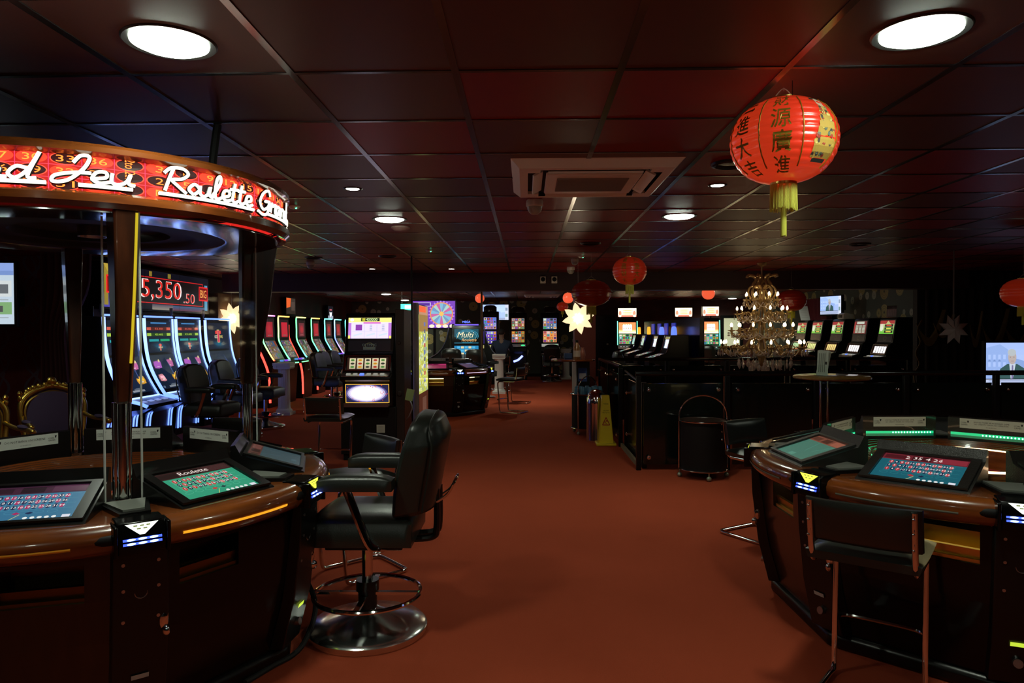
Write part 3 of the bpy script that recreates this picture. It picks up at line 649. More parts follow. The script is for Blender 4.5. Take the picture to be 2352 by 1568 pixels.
for i in range(4):
    a=R(0 if i==0 else 90*i)
    b=MB(); b.prism([(.655,CZ0-.002),(.835,CZ0-.002),(.80,1.6),(.745,1.32),(.715,1.18),(.655,1.18)],-.042,.042,'y'); b.v=[Vector((q.x,q.y*(.55+.45*(q.z-1.18)/.72),q.z)) for q in b.v]; o=b.build('pillar',WOODD,TL,rotz=a,bevel=.01)
    if i==0:
        s=MB(); s.tube([(.836,.033,1.885),(.803,.028,1.62),(.762,.024,1.40),(.75,.022,1.335)],.0048,6,cols=[(.62,.46,.015)]*4); s.build('led_strip',SCREEN,o)
        MB().tube([(.83,.040,1.89),(.797,.036,1.62),(.748,.029,1.335),(.712,.026,1.185)],.005,6).build('edge_channel',STEEL,o)
    b=MB(); b.cyl((.685,0,.80),(.685,0,1.185),.024,n=16)
    for dy in (-.022,.022): b.cyl((.685,dy,.80),(.685,dy,1.185),.012,n=10)
    b.lathe([(.05,.80),(.05,.815),(.03,.82)],20,(.685,0,0)); b.build('post',CHROME,TL,rotz=a)
# clear acrylic guard sheets between the posts
for i in (3,0):
    a0=R(90*i+5); a1=R(90*i+85); r=.715
    p0=Vector((r*math.cos(a0),r*math.sin(a0),0)); p1=Vector((r*math.cos(a1),r*math.sin(a1),0)); d=(p1-p0).normalized(); nrm=Vector((d.y,-d.x,0))*.004
    b=MB(); vs=[p0-nrm,p0+nrm,p1+nrm,p1-nrm]; b.add([v+Vector((0,0,.815)) for v in vs]+[v+Vector((0,0,1.88)) for v in vs],[(0,1,2,3),(7,6,5,4),(0,4,5,1),(1,5,6,2),(2,6,7,3),(3,7,4,0)])
    o=b.build('acrylic_guard',GLASS,TL,smooth=0)
    for q_ in (p0,p1): MB().cyl((q_.x,q_.y,.815),(q_.x,q_.y,1.88),.0045,n=6).build('guard_edge',EDGE,o)
# supply cable from the canopy to the ceiling, and the lead at the foot
ci=Matrix.Rotation(-LR,4,'Z')@Matrix.Translation((-LC[0],-LC[1],0))
e=onz(500,287,HC-.002); f=at(492,385,e.y-.12)
MB().tube(cr([ci@Vector(q) for q in ((e.x,e.y,HC-.001),(e.x-.01,e.y-.01,2.3),(e.x-.012,e.y-.03,2.18),(e.x+.02,e.y-.05,2.092))],6),.018,8).build('supply_cable',RUBBER,TL)
MB().tube(cr([ci@Vector(q) for q in ((-1.09,3.35,.32),(-1.0,3.3,.16),(-1.02,3.15,.03),(-1.1,3.0,.012),(-1.16,2.86,.012))],6),.012,8).build('floor_cable',RUBBER,TL)
# ------------------------------------------------------------------ seating
def casino_chair(name,label,group=None):
    t=thing(name,label,'chair',group=group)
    MB().lathe([(0,0),(.283,0),(.288,.010),(.287,.030),(.275,.042),(.20,.056),(.09,.092),(.045,.115),(0,.118)],56).build('base',CHROMEB,t)
    b=MB(); b.cyl((0,0,.10),(0,0,.24),.045,n=20); b.cyl((0,0,.20),(0,0,.25),.055,n=20); c=b.build('column_sleeve',BLACK,t)
    MB().cyl((0,0,.24),(0,0,.47),.026,n=20).build('column',CHROME,t)
    b=MB(); b.tube([(.255*math.cos(a),.255*math.sin(a),.185) for a in [2*PI*i/48 for i in range(48)]],.011,8,True); b.box((0,0,.185),(.50,.026,.012)); b.box((0,0,.185),(.026,.50,.012)); b.build('foot_ring',CHROME,t)
    def seat(u,v):
        x=(u-.5)*.48; y=-.22+v*.47; e=max(abs(u-.5)*2,abs(v-.5)*2); z=.625-.035*e**6-.012*((u-.5)*2)**2
        return (x*(1-.03*e**4),y,z),(x*.94,y,.47)
    MB().slab(seat,16,16).build('seat',LEATHER,t,smooth=60)
    MB().bx(-.17,.17,-.16,.20,.44,.475).build('seat_plate',BLACK,t,bevel=.008)
    def back(u,v):
        x=(u-.5)*.47; k=abs(u-.5)*2; z=.60+.47*v-.05*v*k**3; y=.17+.085*v+.02*(1-k*k); th=.15*(1-.45*k**4)*(1-.35*max(0,v-.8)/.2); w=1-.10*max(0,v-.75)/.25
        return (x*w,y-.02*math.sin(v*PI)-.012,z),(x*w*.97,y+th,z-.02*v+.012)
    o=MB().slab(back,16,16).build('backrest',LEATHER,t,bevel=.02,smooth=60)
    MB().tube([(x,y,z) for x,y,z in cr([(-.215,.30,.63),(-.222,.345,.9),(-.19,.335,1.02),(0,.345,1.065),(.19,.335,1.02),(.222,.345,.9),(.215,.30,.63)],8)],.006,6).build('piping',LEATHER,o)
    for s in (-1,1):
        def arm(u,v): 
            x=s*.275+(u-.5)*.095; y=-.15+.33*v; e=max(abs(u-.5)*2,abs(v-.5)*2)
            return (x*1,y,.815-.022*e**4),(s*.275+(u-.5)*.085,y,.745)
        a=MB().slab(arm,8,12).build('armrest',LEATHER,t,smooth=60)
        MB().tube(cr([(s*.265,-.035,.75),(s*.255,-.01,.68),(s*.245,.06,.50),(s*.22,.10,.465),(s*.15,.12,.455)],5),.014,8,flat=1.5).build('arm_support',CHROME,t)
    MB().tube(cr([(-.05,.20,.46),(-.05,.32,.47),(-.05,.345,.52),(-.05,.345,.70)],5),.016,8).tube(cr([(.05,.20,.46),(.05,.32,.47),(.05,.345,.52),(.05,.345,.70)],5),.016,8).build('back_bracket',BLACK,t)
    MB().tube(cr([(-.06,.345,.64),(-.06,.40,.68),(-.055,.435,.745),(.055,.435,.745),(.06,.40,.68),(.06,.345,.64)],5),.007,8).build('grab_handle',CHROME,t)
    return t
def cantilever(name,label,group=None,h=.62):
    t=thing(name,label,'bar stool',group=group); k=h-.62; s_=.19
    half=[(s_,.225,.825+k),(s_,.215,.74+k),(s_,.195,.625+k),(s_,.17,.585+k),(s_,.12,.575+k),(s_,-.13,.575+k),(s_-.01,-.18,.555+k),(s_-.01,-.19,.50+k),(s_-.01,-.165,.25),(s_-.01,-.15,.05),(s_-.01,-.125,.016),(s_-.005,-.08,.014),(s_,.22,.014),(s_-.02,.265,.014),(s_-.05,.275,.014)]
    full=half+[(-x,y,z) for x,y,z in half[::-1]]
    MB().tube(cr(full,3),.0125,10).build('frame',CHROME,t)
    b=MB(); b.tube(cr([(s_-.012,-.165,.24),(s_-.05,-.215,.24),(0,-.225,.24),(-s_+.05,-.215,.24),(-s_+.012,-.165,.24)],5),.010,8); b.build('footrest',CHROME,t)
    def seat(u,v):
        x=(u-.5)*.43; y=-.21+v*.41; e=max(abs(u-.5)*2,abs(v-.5)*2)
        return (x,y,.655+k-.035*e**4-.01*math.sin(v*PI)),(x*.95,y,.588+k)
    MB().slab(seat,14,14).build('seat',LEATHER,t,smooth=60)
    def back(u,v):
        x=(u-.5)*.43; z=.665+k+.165*v; q=(u-.5)*2; y=.195+.03*v-.035*(1-q*q)*0-.03*abs(q)**3; e=max(abs(q),abs(v-.5)*2)
        return (x,y-.012-.018*(1-e**4),z),(x*.98,y+.028-.012*e**4,z)
    o=MB().slab(back,14,10).build('backrest',LEATHER,t,smooth=60)
    for x in (-s_,s_):
        for z in (.69,.75,.805): link('bolt',cached('bolt',lambda:MB().ell((0,0,0),.006,8,6).mesh('bolt',[CHROME])),t,loc=(x,.247+.03*(z-.7),z+k))
    return t
Q=PI/180
C1=casino_chair('casino_chair','large black leather armchair on a polished disc base beside the left roulette table')
p=onz(845,1447,0); C1.location=(p.x,p.y,0); C1.rotation_euler.z=-90*Q
g='black casino armchairs'; C1['group']=g
def chair(x,y,rz,label): return dup(C1,(x,y,0),rz*Q,label,g)
chair(-3.75,8.4,84,'black casino armchair drawn up to the blue lit slot machines')
chair(-3.95,10.6,88,'black casino armchair with blue sheen on its back, just right of the second canopy pillar')
chair(-3.98,9.75,88,'black casino armchair in front of the curved slot machine with two logos')
chair(-3.75,13.9,85,'black casino armchair in the rainbow slot row, left of the pair with rounded tops')
chair(-3.6,13.0,84,'left of the two rounded black armchair backs in front of the rainbow slot machines')
chair(-3.75,14.6,84,'right of the two rounded black armchair backs in front of the rainbow slot machines')
chair(-1.68,16.1,178,'black chair back showing in front of the curved multi roulette terminal')
chair(-.95,15.2,150,'green sheened black chair back right of the bronze pole behind the far roulette table')
chair(.72,20.0,178,'black swivel chair facing the far wall slot machine beside the white pedestal')
chair(2.0,13.2,90,'black chair at the near end of the centre slot row behind the side railing')
chair(4.55,18.4,185,'tilted black chair back in front of the green lit slot machine left of the chandelier')
S1=cantilever('cantilever_stool','near black cantilever stool seen from behind, tucked against the right roulette table')
g2='black cantilever stools'; S1['group']=g2
a=at(1845,1138,2.734); c=at(2115,1192,2.50); m_=(a+c)/2; d=(c-a); ang=math.atan2(d.y,d.x)
S1.location=(m_.x+.2*math.sin(-ang)*0+.22*-math.sin(ang)*-1*-1,m_.y,0); n_=Vector((-d.y,d.x,0)).normalized(); S1.location=(m_.x+n_.x*.22,m_.y+n_.y*.22,0); S1.rotation_euler.z=ang+PI; S1.scale=(.93,.93,.97)
def stool(x,y,rz,label): return dup(S1,(x,y,0),rz*Q,label,g2)
stool(1.66,4.95,32,'cantilever stool at the left of the right roulette table, bent frame on open carpet')
stool(2.95,5.05,-22,'cantilever stool whose back pad rises behind the right roulette table')
stool(-1.03,4.2,-50,'cantilever stool hidden behind the big casino armchair at the left roulette table')
stool(-2.2,5.05,-12,'cantilever stool back seen between the canopy pillars across the left roulette table')
stool(-1.98,7.05,176,'cantilever stool seen from behind in front of the reel slot machine, on open carpet')
stool(-.28,12.55,-115,'cantilever stool at the right side of the far roulette table, side on')
stool(-.2,14.2,-100,'cantilever stool half hidden behind the far roulette table stool')
# gilt armchairs on the left
def throne(label):
    t=thing('gilt_armchair',label,'armchair',group='gilt armchairs'); 
    fr=[(-.27,.26,.44),(-.30,.29,.62),(-.31,.31,.82),(-.24,.335,.93),(-.10,.35,1.0),(0,.355,1.02),(.10,.35,1.0),(.24,.335,.93),(.31,.31,.82),(.30,.29,.62),(.27,.26,.44)]
    b=MB(); b.tube(cr(fr,6),.028,10); b.tube([(x*.86,y-.012,.44+(z-.44)*.9) for x,y,z in cr(fr,6)],.012,8)
    for k in range(13): 
        a=PI*(k/12); b.ell((.25*math.cos(a)*.98,.345,.945+.085*math.sin(a)),(.030,.022,.026+.012*math.sin(a)),10,7)
    b.ell((0,.35,1.07),(.05,.03,.05)); 
    for s in (-1,1): b.ell((s*.31,.315,.90),(.024,.024,.04)); b.lathe([(.02,.93),(.028,.955),(.012,.98),(0,.985)],12,(s*.31,.315,0))
    b.build('back_frame',GOLD,t)
    MB().slab(lambda u,v:(((u-.5)*.52*(1-.25*max(0,v-.7)/.3*abs(u-.5)*2),.255+.07*v-.02*math.sin(PI*u)*math.sin(PI*v),.47+.49*v-.06*v*(abs(u-.5)*2)**2),((u-.5)*.5*(1-.25*max(0,v-.7)/.3*abs(u-.5)*2),.29+.07*v,.47+.49*v-.06*v*(abs(u-.5)*2)**2)),12,12).build('back_cushion',PURPLE,t,smooth=60)
    MB().slab(lambda u,v:(((u-.5)*.58,-.29+.55*v,.47-.04*max(abs(u-.5)*2,abs(v-.5)*2)**4),((u-.5)*.58,-.29+.55*v,.38)),10,10).build('seat_cushion',PURPLE,t,smooth=60)
    MB().bx(-.31,.31,-.31,.29,.32,.385).build('seat_rail',GOLD,t,bevel=.02)
    for s in (-1,1):
        a=MB(); a.tube(cr([(s*.29,.28,.70),(s*.33,.12,.66),(s*.35,-.10,.655),(s*.36,-.24,.66),(s*.365,-.30,.63)],6),.022,10); a.tube(cr([(s*.355,-.22,.65),(s*.35,-.16,.55),(s*.34,-.20,.46),(s*.30,-.22,.36)],6),.02,10); a.ell((s*.365,-.29,.645),(.03,.04,.03)); o=a.build('armrest',GOLD,t)
        MB().ell((s*.345,-.06,.68),(.032,.13,.022),12,8).build('arm_pad',PURPLE,o)
        for y,q in ((-.27,-1),(.25,1)):
            MB().tube(cr([(s*.28,y,.34),(s*.30,y+q*.03,.24),(s*.27,y,.10),(s*.29,y+q*.03,.02),(s*.295,y+q*.04,.0)],6),[.034-.016*i/24 for i in range(25)],10).build('leg',GOLD,t)
    return t
T1=throne('gilt armchair with purple back and carved crest, below the red curtain on the left'); T1.location=(-4.53,6.8,0); T1.rotation_euler.z=50*Q; T1.scale=(.9,.9,.9)
dup(T1,(-4.72,5.98,0),52*Q,'gilt armchair with purple arm pads at the far left edge of the photo')
# ------------------------------------------------------------------ slot machines
def plane(y0,z0,y1,z1,off=.003):
    a=Vector((0,y0,z0)); c=Vector((0,y1,z1)); ez=(c-a).normalized(); n=Vector((0,-ez.z,ez.y)); return frameM((a+c)/2+n*off,(1,0,0),ez),(c-a).length/2
def art_pay(kind,w,h):
    p=Pan()
    if kind=='white':
        p.rect(-w,-h,w,h,(.95,.85,1.3),0); p.rect(-w,h*.55,w,h,(1.3,1.1,.3),1); p.rect(-w*.42,h*.66,w*.45,h*.98,(.02,.03,.02),2); p.text('400000',w*.08,h*.82,h*.26,(.9,1.2,.5),3); p.rect(-w*.36,h*.7,-w*.22,h*.94,(.6,.6,.05),3)
        p.rect(-w*.3,h*.42,w*.5,h*.58,(.8,.2,.7),2); p.rect(-w,-h,-w*.86,h*.5,(.6,.25,.8),1); p.rect(w*.86,-h,w,h*.5,(.6,.25,.8),1); p.rect(-w,-h,-w*.9,-h*.7,(1,.9,.2),2); p.rect(w*.9,-h,w,-h*.75,(1,.9,.2),2)
        p.rect(-w*.66,-h*.22,-w*.36,h*.34,(.30,.06,.45),2); p.rect(-w*.84,-h*.32,w*.84,-h*.30,(.6,.6,.7),2)
        for x in (.05,.62):
            for k in range(4): p.rect(w*(x-.06),h*(.26-.16*k),w*(x+.06),h*(.32-.16*k),(.4,.45,.6),2)
        for x in (-.55,.05,.62): p.poly([(w*(x-.2),-h*.8),(w*(x+.2),-h*.6),(w*(x+.2),-h*.45),(w*(x-.2),-h*.65)],(.75,.85,1.1),2)
        for x in (-.25,.33): p.rect(w*x-.003,-h*.95,w*x+.003,h*.35,(.75,.7,.95),2)
        p.disc(-w*.83,h*.8,.022,.018,(1.1,1.1,1.2),3)
    elif kind=='green':
        p.vgrad(-w,-h,w,h,(.16,.55,.06),(.65,.62,.35),0); p.rect(-w,h*.5,w,h,(.35,.03,.03),1); p.poly([(-w*.2,h*.4),(w*.1,h*.98),(w*.6,h*.4)],(.5,.5,.2),2); p.disc(-w*.7,-h*.1,w*.24,h*.5,(.75,.78,.62),2); p.rect(-w*.95,h*.1,-w*.5,h*.5,(.7,.65,.5),2)
        for k,c in enumerate(((.75,.6,.08),(.65,.75,.08),(.7,.06,.04))): y=h*(-.66+.46*k); p.rect(-w*.28,y-h*.19,w*.9,y+h*.19,(.02,.02,.015),2); p.rect(-w*.05,y-h*.09,w*.65,y+h*.09,c,3)
    elif kind=='red':
        p.rect(-w,-h,w,h,(.16,.03,.03),0); p.rect(-w*.6,h*.55,w*.6,h*.95,(.55,.6,.5),1)
        for x in (-.5,.05,.6):
            p.rect(w*(x-.24),-h*.9,w*(x+.24),h*.4,(.26,.25,.18),1)
            for k in range(6): p.rect(w*(x-.2),h*(-.8+.2*k),w*(x+.2),h*(-.72+.2*k),(.6,.6,.5),2)
        p.rect(-w*.98,-h*.9,-w*.82,h*.9,(.4,.03,.03),1)
    return p
def art_reels(w,h,c,fruit):
    p=Pan(); p.rect(-w,-h,w,h,(.03,.012,.008),0)
    for k in range(5):
        x=w*(-.74+.37*k); p.vgrad(x-w*.15,-h*.85,x+w*.15,h*.85,tuple(q*.75 for q in c),c,1,4)
        if fruit:
            q=random.Random(k)
            for r in range(3):
                y=h*(-.55+.55*r); cc=[(.10,.28,.06),(.75,.35,.03),(.05,.05,.04),(.5,.05,.03)][(k+r*2)%4]; p.disc(x,y,w*.10,h*.17,cc,2,10); p.rect(x-w*.06,y-h*.05,x+w*.06,y+h*.05,tuple(z*.5 for z in cc),3)
    return p
def slot_reel(name,label,loc,rz,top,reel,fruit=False,belly=None,group=None,stand=.60,logo=None,mat_deck=STEEL):
    t=thing(name,label,'slot machine',(*loc,0),rz,group); w=.28
    b=MB(); pr=[(.25,.60),(.25,1.66),(-.10,1.66),(-.135,1.63),(-.20,1.22),(-.245,1.19),(-.315,.985),(-.44,.952),(-.45,.92),(-.31,.88),(-.29,.62),(-.27,.60)]; b.prism(pr,-w,w,'x'); b.build('cabinet',BLACK,t,bevel=.008)
    b=MB(); b.bx(-w-.03,w+.03,-.27,.27,.07,stand); b.bx(-w-.01,w+.01,-.25,.25,0,.07); b.build('stand',BLACKM,t,bevel=.006)
    M,h=plane(-.144,1.375,-.1375,1.60); M,h=plane(-.176,1.37,-.139,1.605); art_pay(top,.245,h).build('top_screen',SCREEN if top!='white' else SCREENH if False else SCREEN,t,M=M)
    M2,h2=plane(-.198,1.225,-.180,1.35); p=Pan(); p.rect(-.24,-h2,.24,h2,(.004,.004,.005),0); p.ring(0,0,.05,.035,.006,(.05,.045,.02),1); 
    if logo: p.text(logo,0,.01,.028,(.05,.06,.05),1); p.rect(-.07,-.045,.07,-.012,(.03,.035,.03),1)
    p.build('logo_glass',SCREEN,t,M=M2)
    M3,h3=plane(-.307,1.005,-.25,1.175,.004); art_reels(.23,h3*.8,reel,fruit).build('reel_window',SCREEN,t,M=M3)
    fr=MB(); 
    for u0,u1,v0,v1 in ((-.262,-.242,-h3,h3),(.242,.262,-h3,h3),(-.262,.262,h3*.86,h3*1.03),(-.262,.262,-h3*1.03,-h3*.86)):
        fr.add([M3@Vector((u,-q,v)) for q in (0,.016) for u,v in ((u0,v0),(u1,v0),(u1,v1),(u0,v1))],[(3,2,1,0),(4,5,6,7),(0,1,5,4),(1,2,6,5),(2,3,7,6),(3,0,4,7)])
    fr.build('chrome_trim',CHROME,t,smooth=0)
    d=MB(); d.box((0,-.385,.972),(.52,.125,.012),rot=(.26,0,0)); o=d.build('button_deck',mat_deck,t,bevel=.003)
    for k in range(6):
        MB().box((-.19+.075*k,-.395,.979),(.045,.035,.014),rot=(.26,0,0)).build('button',mat('lit_button',(.6,.6,.55),.4,emit=(.8,.8,.7),es=.25) if k!=2 else mat('blue_button',(.1,.2,.7),.4,emit=(.1,.2,1),es=1.5),o)
    b=MB(); b.bx(-.25,.25,-.40,-.29,.615,.635); b.bx(-.25,.25,-.405,-.395,.615,.66); b.build('coin_tray',STEEL,t)
    if belly:
        M4,h4=plane(-.292,.655,-.308,.865,.006); p=Pan(); p.rect(-.24,-h4,.24,h4,(.02,.02,.07),0)
        for k in range(8): p.disc(-.01,-.0,.235-.02*k,h4*(.99-.085*k),lerp((.10,.08,.3),(2.2,2.0,2.4),(k/7)**.8),1+k*.3,24)
        q=random.Random(3)
        for k in range(34): x,y=q.uniform(-.225,.225),q.uniform(-h4*.9,h4*.9); (abs(x)>.12 or abs(y)>h4*.6) and p.poly([(x-.006,y),(x,y+.007),(x+.006,y),(x,y-.005)],(.8,.08,.03),5)
        p.frame(-.245,-h4,.245,h4,.007,(1.0,.55,.06),6); p.build('belly_glass',SCREEN,t,M=M4)
    return t
p=onz(848,1060,0)
SRm=slot_reel('reel_slot_machine','five reel slot machine with white pay screen and starburst glass, left of the lit totem',(p.x-.02,p.y+.33),0,'white',(.75,.66,.42),True,True,logo='OLYMPIC')
q=Pan(); q.rect(-.047,-.045,.047,.045,(.55,.56,.46),0)
for k in range(5): q.rect(-.03,-.03+.013*k,.03,-.027+.013*k,(.3,.3,.25),1)
q.build('notice',PAPER,SRm,M=frameM((.14,-.2715,.36),(1,0,0),(0,0,1)))
b=MB(); b.bx(.30,.40,-.22,.25,.02,1.70); b.cyl((.345,-.235,.75),(.345,-.22,.75),.03,n=14); b.cyl((.345,-.235,1.32),(.345,-.22,1.32),.02,n=14); o=b.build('side_post',mat('dark_bronze',(.05,.045,.04),.35,.5),SRm,bevel=.006)
b=MB(); b.box((.47,-.28,.74),(.085,.02,.13),rot=(0,.2,0)); b.build('green_tag',mat('green_card',(.30,.42,.16),.6),SRm)
MB().tube(cr([(.47,-.28,.68),(.50,-.3,.60),(.46,-.28,.50),(.42,-.2,.45)],6),.008,8).build('tag_cable',GREY,SRm)
gR='reel slot machines along the right wall'
for i,(px,top,reel,l,dx) in enumerate(((2052,'green',(1.5,1.45,1.5),'nearest reel slot machine of the right row, a paper card standing on top',0),(1989,'red',(1.5,1.45,1.45),'second reel slot machine of the right row, with pay tables on dark red',0),(1935,'green',(1.0,.75,.25),'third reel slot machine of the right row, pale box on its top',0),(1887,'green',(.8,.85,.3),'fourth reel slot machine of the right row, with dim yellow reels',0),(1851,'green',(.5,.8,.4),'farthest reel slot machine of the right row, white notice leaning on its top',0))):
    Y=6.4/((px-1209)/1625)
    s=slot_reel('reel_slot_machine',l,(6.52,Y+.29),-PI/2,top,reel,group=gR)
    if i==0: 
        q=Pan(); q.rect(-.085,-.10,.085,.10,(.36,.28,.30),0); q.rect(-.085,.04,.085,.10,(.02,.02,.02),1)
        for k in range(5): q.rect(-.06+.028*k,-.08,-.045+.028*k,.03,(.5,.4,.42),1)
        c=thing('display_card','dark topped paper display card standing on the nearest right slot machine','card',(6.45,Y+.30,1.66)); q.build('print',PAPER,c,M=frameM((0,0,.11),(1,-.0,0),(0,.12,1))); MB().bx(-.087,.087,.003,.012,.0,.21).build('backing',GLASS,c); c.rotation_euler.z=-.9
    if i==2: 
        c=thing('scanner_box','pale plastic scanner box on top of the third right slot machine','box',(6.50,Y+.29,1.66),-PI/2); MB().prism([(-.08,0),(.14,0),(.14,.10),(-.03,.13),(-.08,.10)],-.13,.13,'x').build('case',CREAM,c,bevel=.01); MB().bx(-.09,.09,-.086,-.08,.03,.09).build('window',BLACKG,c)
    if i==4:
        q=Pan(); q.rect(-.11,-.17,.11,.17,(.62,.64,.62),0)
        for k in range(6): q.rect(-.07,-.1+.04*k,.07,-.095+.04*k,(.4,.4,.4),1)
        c=thing('paper_notice','white paper notice leaning on the farthest right slot machine','notice',(6.42,Y+.30,1.66)); q.build('print',PAPER,c,M=frameM((0,0,.17),(1,0,0),(-.25,.1,1))); MB().box((.01,.012,.16),(.2,.008,.32),rot=(0,-.245,0)).build('backing',GLASS,c); c.rotation_euler.z=-.8
# centre row with glowing toppers
def slot_topper(label,x,Y,tc,reel,round_):
    t=thing('topper_slot_machine',label,'slot machine',(x,Y,0),-PI/2,'centre row slot machines with glowing toppers'); w=.27
    b=MB(); b.prism([(.22,.06),(.22,1.36),(-.10,1.36),(-.16,1.10),(-.20,1.02),(-.50,.93),(-.51,.88),(-.30,.82),(-.28,.06)],-w,w,'x'); b.build('cabinet',BLACK,t,bevel=.008)
    MB().bx(-w+.02,w-.02,-.24,.2,0,.06).build('plinth',BLACKM,t)
    M,h=plane(-.155,1.115,-.102,1.34,.004); p=Pan(); p.rect(-.23,-h,.23,h,(.03,.03,.04),0); p.rect(-.12,-h*.95,.16,h*.45,reel,1); p.rect(-.2,h*.5,.2,h*.9,(.35,.3,.12),1)
    q=random.Random(int(Y*10))
    for k in range(26): a,c=q.uniform(-.2,.2),q.uniform(-h*.9,h*.8); p.rect(a-.012,c-.010,a+.012,c+.010,(q.uniform(.05,1),q.uniform(.2,.9),q.uniform(.1,1)),2)
    p.build('screen',SCREEN,t,M=M)
    M,h=plane(-.49,.935,-.21,1.017,.004); p=Pan(); p.rect(-.23,-h,.23,h,(.05,.05,.06),0)
    for k in range(18): a,c=q.uniform(-.2,.2),q.uniform(-h*.8,h*.8); p.rect(a-.02,c-.012,a+.02,c+.012,[(.5,.5,.6),(.1,.7,.4),(.8,.5,.3),(.7,.7,.9)][k%4],1)
    p.build('button_deck',SCREEN,t,M=M)
    for x_ in (-w-.004,w+.004): MB().tube([(x_,-.105,1.36),(x_,-.165,1.10),(x_,-.205,1.02),(x_,-.505,.93)],.012,8).build('chrome_trim',CHROME,t)
    n=12; pts=[(.14*math.cos(PI*i/n),.16*math.sin(PI*i/n)) for i in range(n+1)] if round_ else [(.07*math.cos(PI*i/n),.17*math.sin(PI*i/n)) for i in range(n+1)]
    MB().prism([(a,1.36+c) for a,c in pts],-.03,.03,'y').build('topper',mat('topper_%s'%round_,(.2,.2,.3),.4,emit=tc,es=1.3),t,bevel=.008)
for px,l,tc,rl,ro in ((1546,'nearest slot machine of the centre row with a blue glowing arch on top',(.12,.22,1.0),(1.2,1.2,1.5),1),(1518,'second nearest slot machine of the centre row, a blue arch on top',(.12,.22,1.0),(1.1,1.15,1.3),1),(1489,'third slot machine of the centre row with a slim orange topper',(1.0,.42,.02),(.5,.7,.5),0),(1467,'farthest slot machine of the centre row with a slim orange topper',(1.0,.42,.02),(.4,.7,.6),0)):
    Y=2.72/((px-1209)/1625); slot_topper(l,2.72,Y,tc,rl,ro)
MB_=MB().bx(3.02,3.10,12.4,18.2,0,1.67); w_=MB_.build('partition_screen',BLACKG); tag(w_,'long black gloss partition standing behind the centre slot row','partition')
b=MB()
for k in range(4): b.bx(3.006,3.02,14.4+k*.78,14.4+k*.78+.34,.8,1.60,col=(.02,.03,.30))
b.build('blue_reflection',SCREEN,w_,smooth=0)  # glowing stripes painted on as the blue reflection in the gloss face
# tall video slots on the far right wall
def art_fire(w,h):
    p=Pan(); p.rect(-w,-h,w,h,(.75,.18,.06),0); p.vgrad(-w,-h,w,-h*.3,(1.2,.9,.5),(.9,.3,.08),1); p.rect(-w*.55,-h*.5,w*.55,h*.5,(1.5,1.1,.8),2)
    for x in (-.4,-.13,.13,.4): p.disc(w*x,h*.42,w*.14,h*.24,(1.6,1.3,.7),3); p.disc(w*x,-h*.05,w*.06,h*.1,(.3,.08,.05),4)
    return p
GRC=((.75,.10,.04),(.85,.45,.06),(.10,.30,.70),(.06,.40,.12),(.85,.75,.45),(.30,.08,.35),(.05,.04,.04),(.9,.85,.8))
def art_grid(w,h,bg,seed,nx=5,ny=3,hi=1.2):
    p=Pan(); p.rect(-w,-h,w,h,bg,0); q=random.Random(seed)
    for i in range(nx):
        for j in range(ny):
            x,y=-w+2*w*(i+.5)/nx,-h+2*h*(j+.5)/ny; p.rect(x-w*.8/nx,y-h*.8/ny,x+w*.8/nx,y+h*.8/ny,tuple(hi*z*q.uniform(.5,1) for z in q.choice(GRC)),1); p.disc(x,y,w*.5/nx,h*.5/ny,tuple(hi*z for z in q.choice(GRC)),2,8)
    return p
def art_bar(w,h):
    p=Pan(); p.rect(-w,-h,w,h,(1.0,.85,.6),0); p.rect(-w,-h,w,-h*.6,(.7,.15,.1),1)
    for k,y in enumerate((.5,.05,-.35)): p.rect(-w*.5,h*(y-.14),w*.6,h*(y+.14),(.9,.75,.25),2); p.rect(-w*.3,h*(y-.06),w*.4,h*(y+.06),(.5,.25,.08),3)
    for s in (-1,1): p.disc(s*w*.78,-h*.2,w*.16,h*.6,(.9,.2,.12),2); p.disc(s*w*.8,-h*.8,w*.18,h*.25,(.9,.8,.5),3)
    return p
def slot_video(label,px0,px1,Y,body=True,bg=(.1,.55,.25),fire=True,group='tall video slot machines on the far red wall'):
    a=at(px0,770,Y); c=at(px1,770,Y); t=thing('video_slot_machine',label,'slot machine',((a.x+c.x)/2,Y,0),0,group); w=(c.x-a.x)/2
    MB().prism([(.25,.0),(.25,1.78),(0.0,1.78),(-.02,1.70),(-.06,1.04),(-.22,.92),(-.24,.84),(-.10,.78),(-.10,.0)],-w*1.05,w*1.05,'x').build('cabinet',BLACK,t,bevel=.01)
    M,h=plane(-.0412,1.36,-.0218,1.68,.012); (art_fire(w*.86,h) if fire else art_grid(w*.86,h,(.5,.1,.06),4,3,2)).build('upper_screen',SCREENH if fire else SCREEN,t,M=M)
    M,h=plane(-.058,1.06,-.042,1.34,.012); art_grid(w*.86,h,bg,int(px0),5,4,1.0).build('lower_screen',SCREEN,t,M=M)
    b=MB()
    for s in (-1,1): b.tube([(s*w*1.0,-.035,1.72),(s*w*1.0,-.072,1.03)],.011,6,cols=[(.15,1.0,.55)]*2)
    b.build('led_edge',LEDM,t)
    M,h=plane(-.222,.922,-.07,1.03,.004); p=Pan(); p.rect(-w,-h,w,h,(.02,.02,.02),0)
    for k in range(5): p.disc(w*(-.7+.3*k),0,.02,.012,(.7,.7,.8),1,10)
    p.build('button_deck',SCREEN,t,M=M)
    b=MB(); b.bx(-w*.1,w*.1,0,.06,1.78,1.84); o=b.build('topper_bracket',BLACK,t)
    b=MB(); b.bx(-w*1.0,w*1.0,-.02,.05,1.83,2.11); o=b.build('topper_case',BLACK,t); art_bar(w*.93,.125).build('topper_screen',SCREENH,o,M=frameM((0,-.0215,1.97),(1,0,0),(0,0,1)))
slot_video('tall video slot machine with fiery upper screen, directly behind the middle red lantern tassel',1418,1463,20.6)
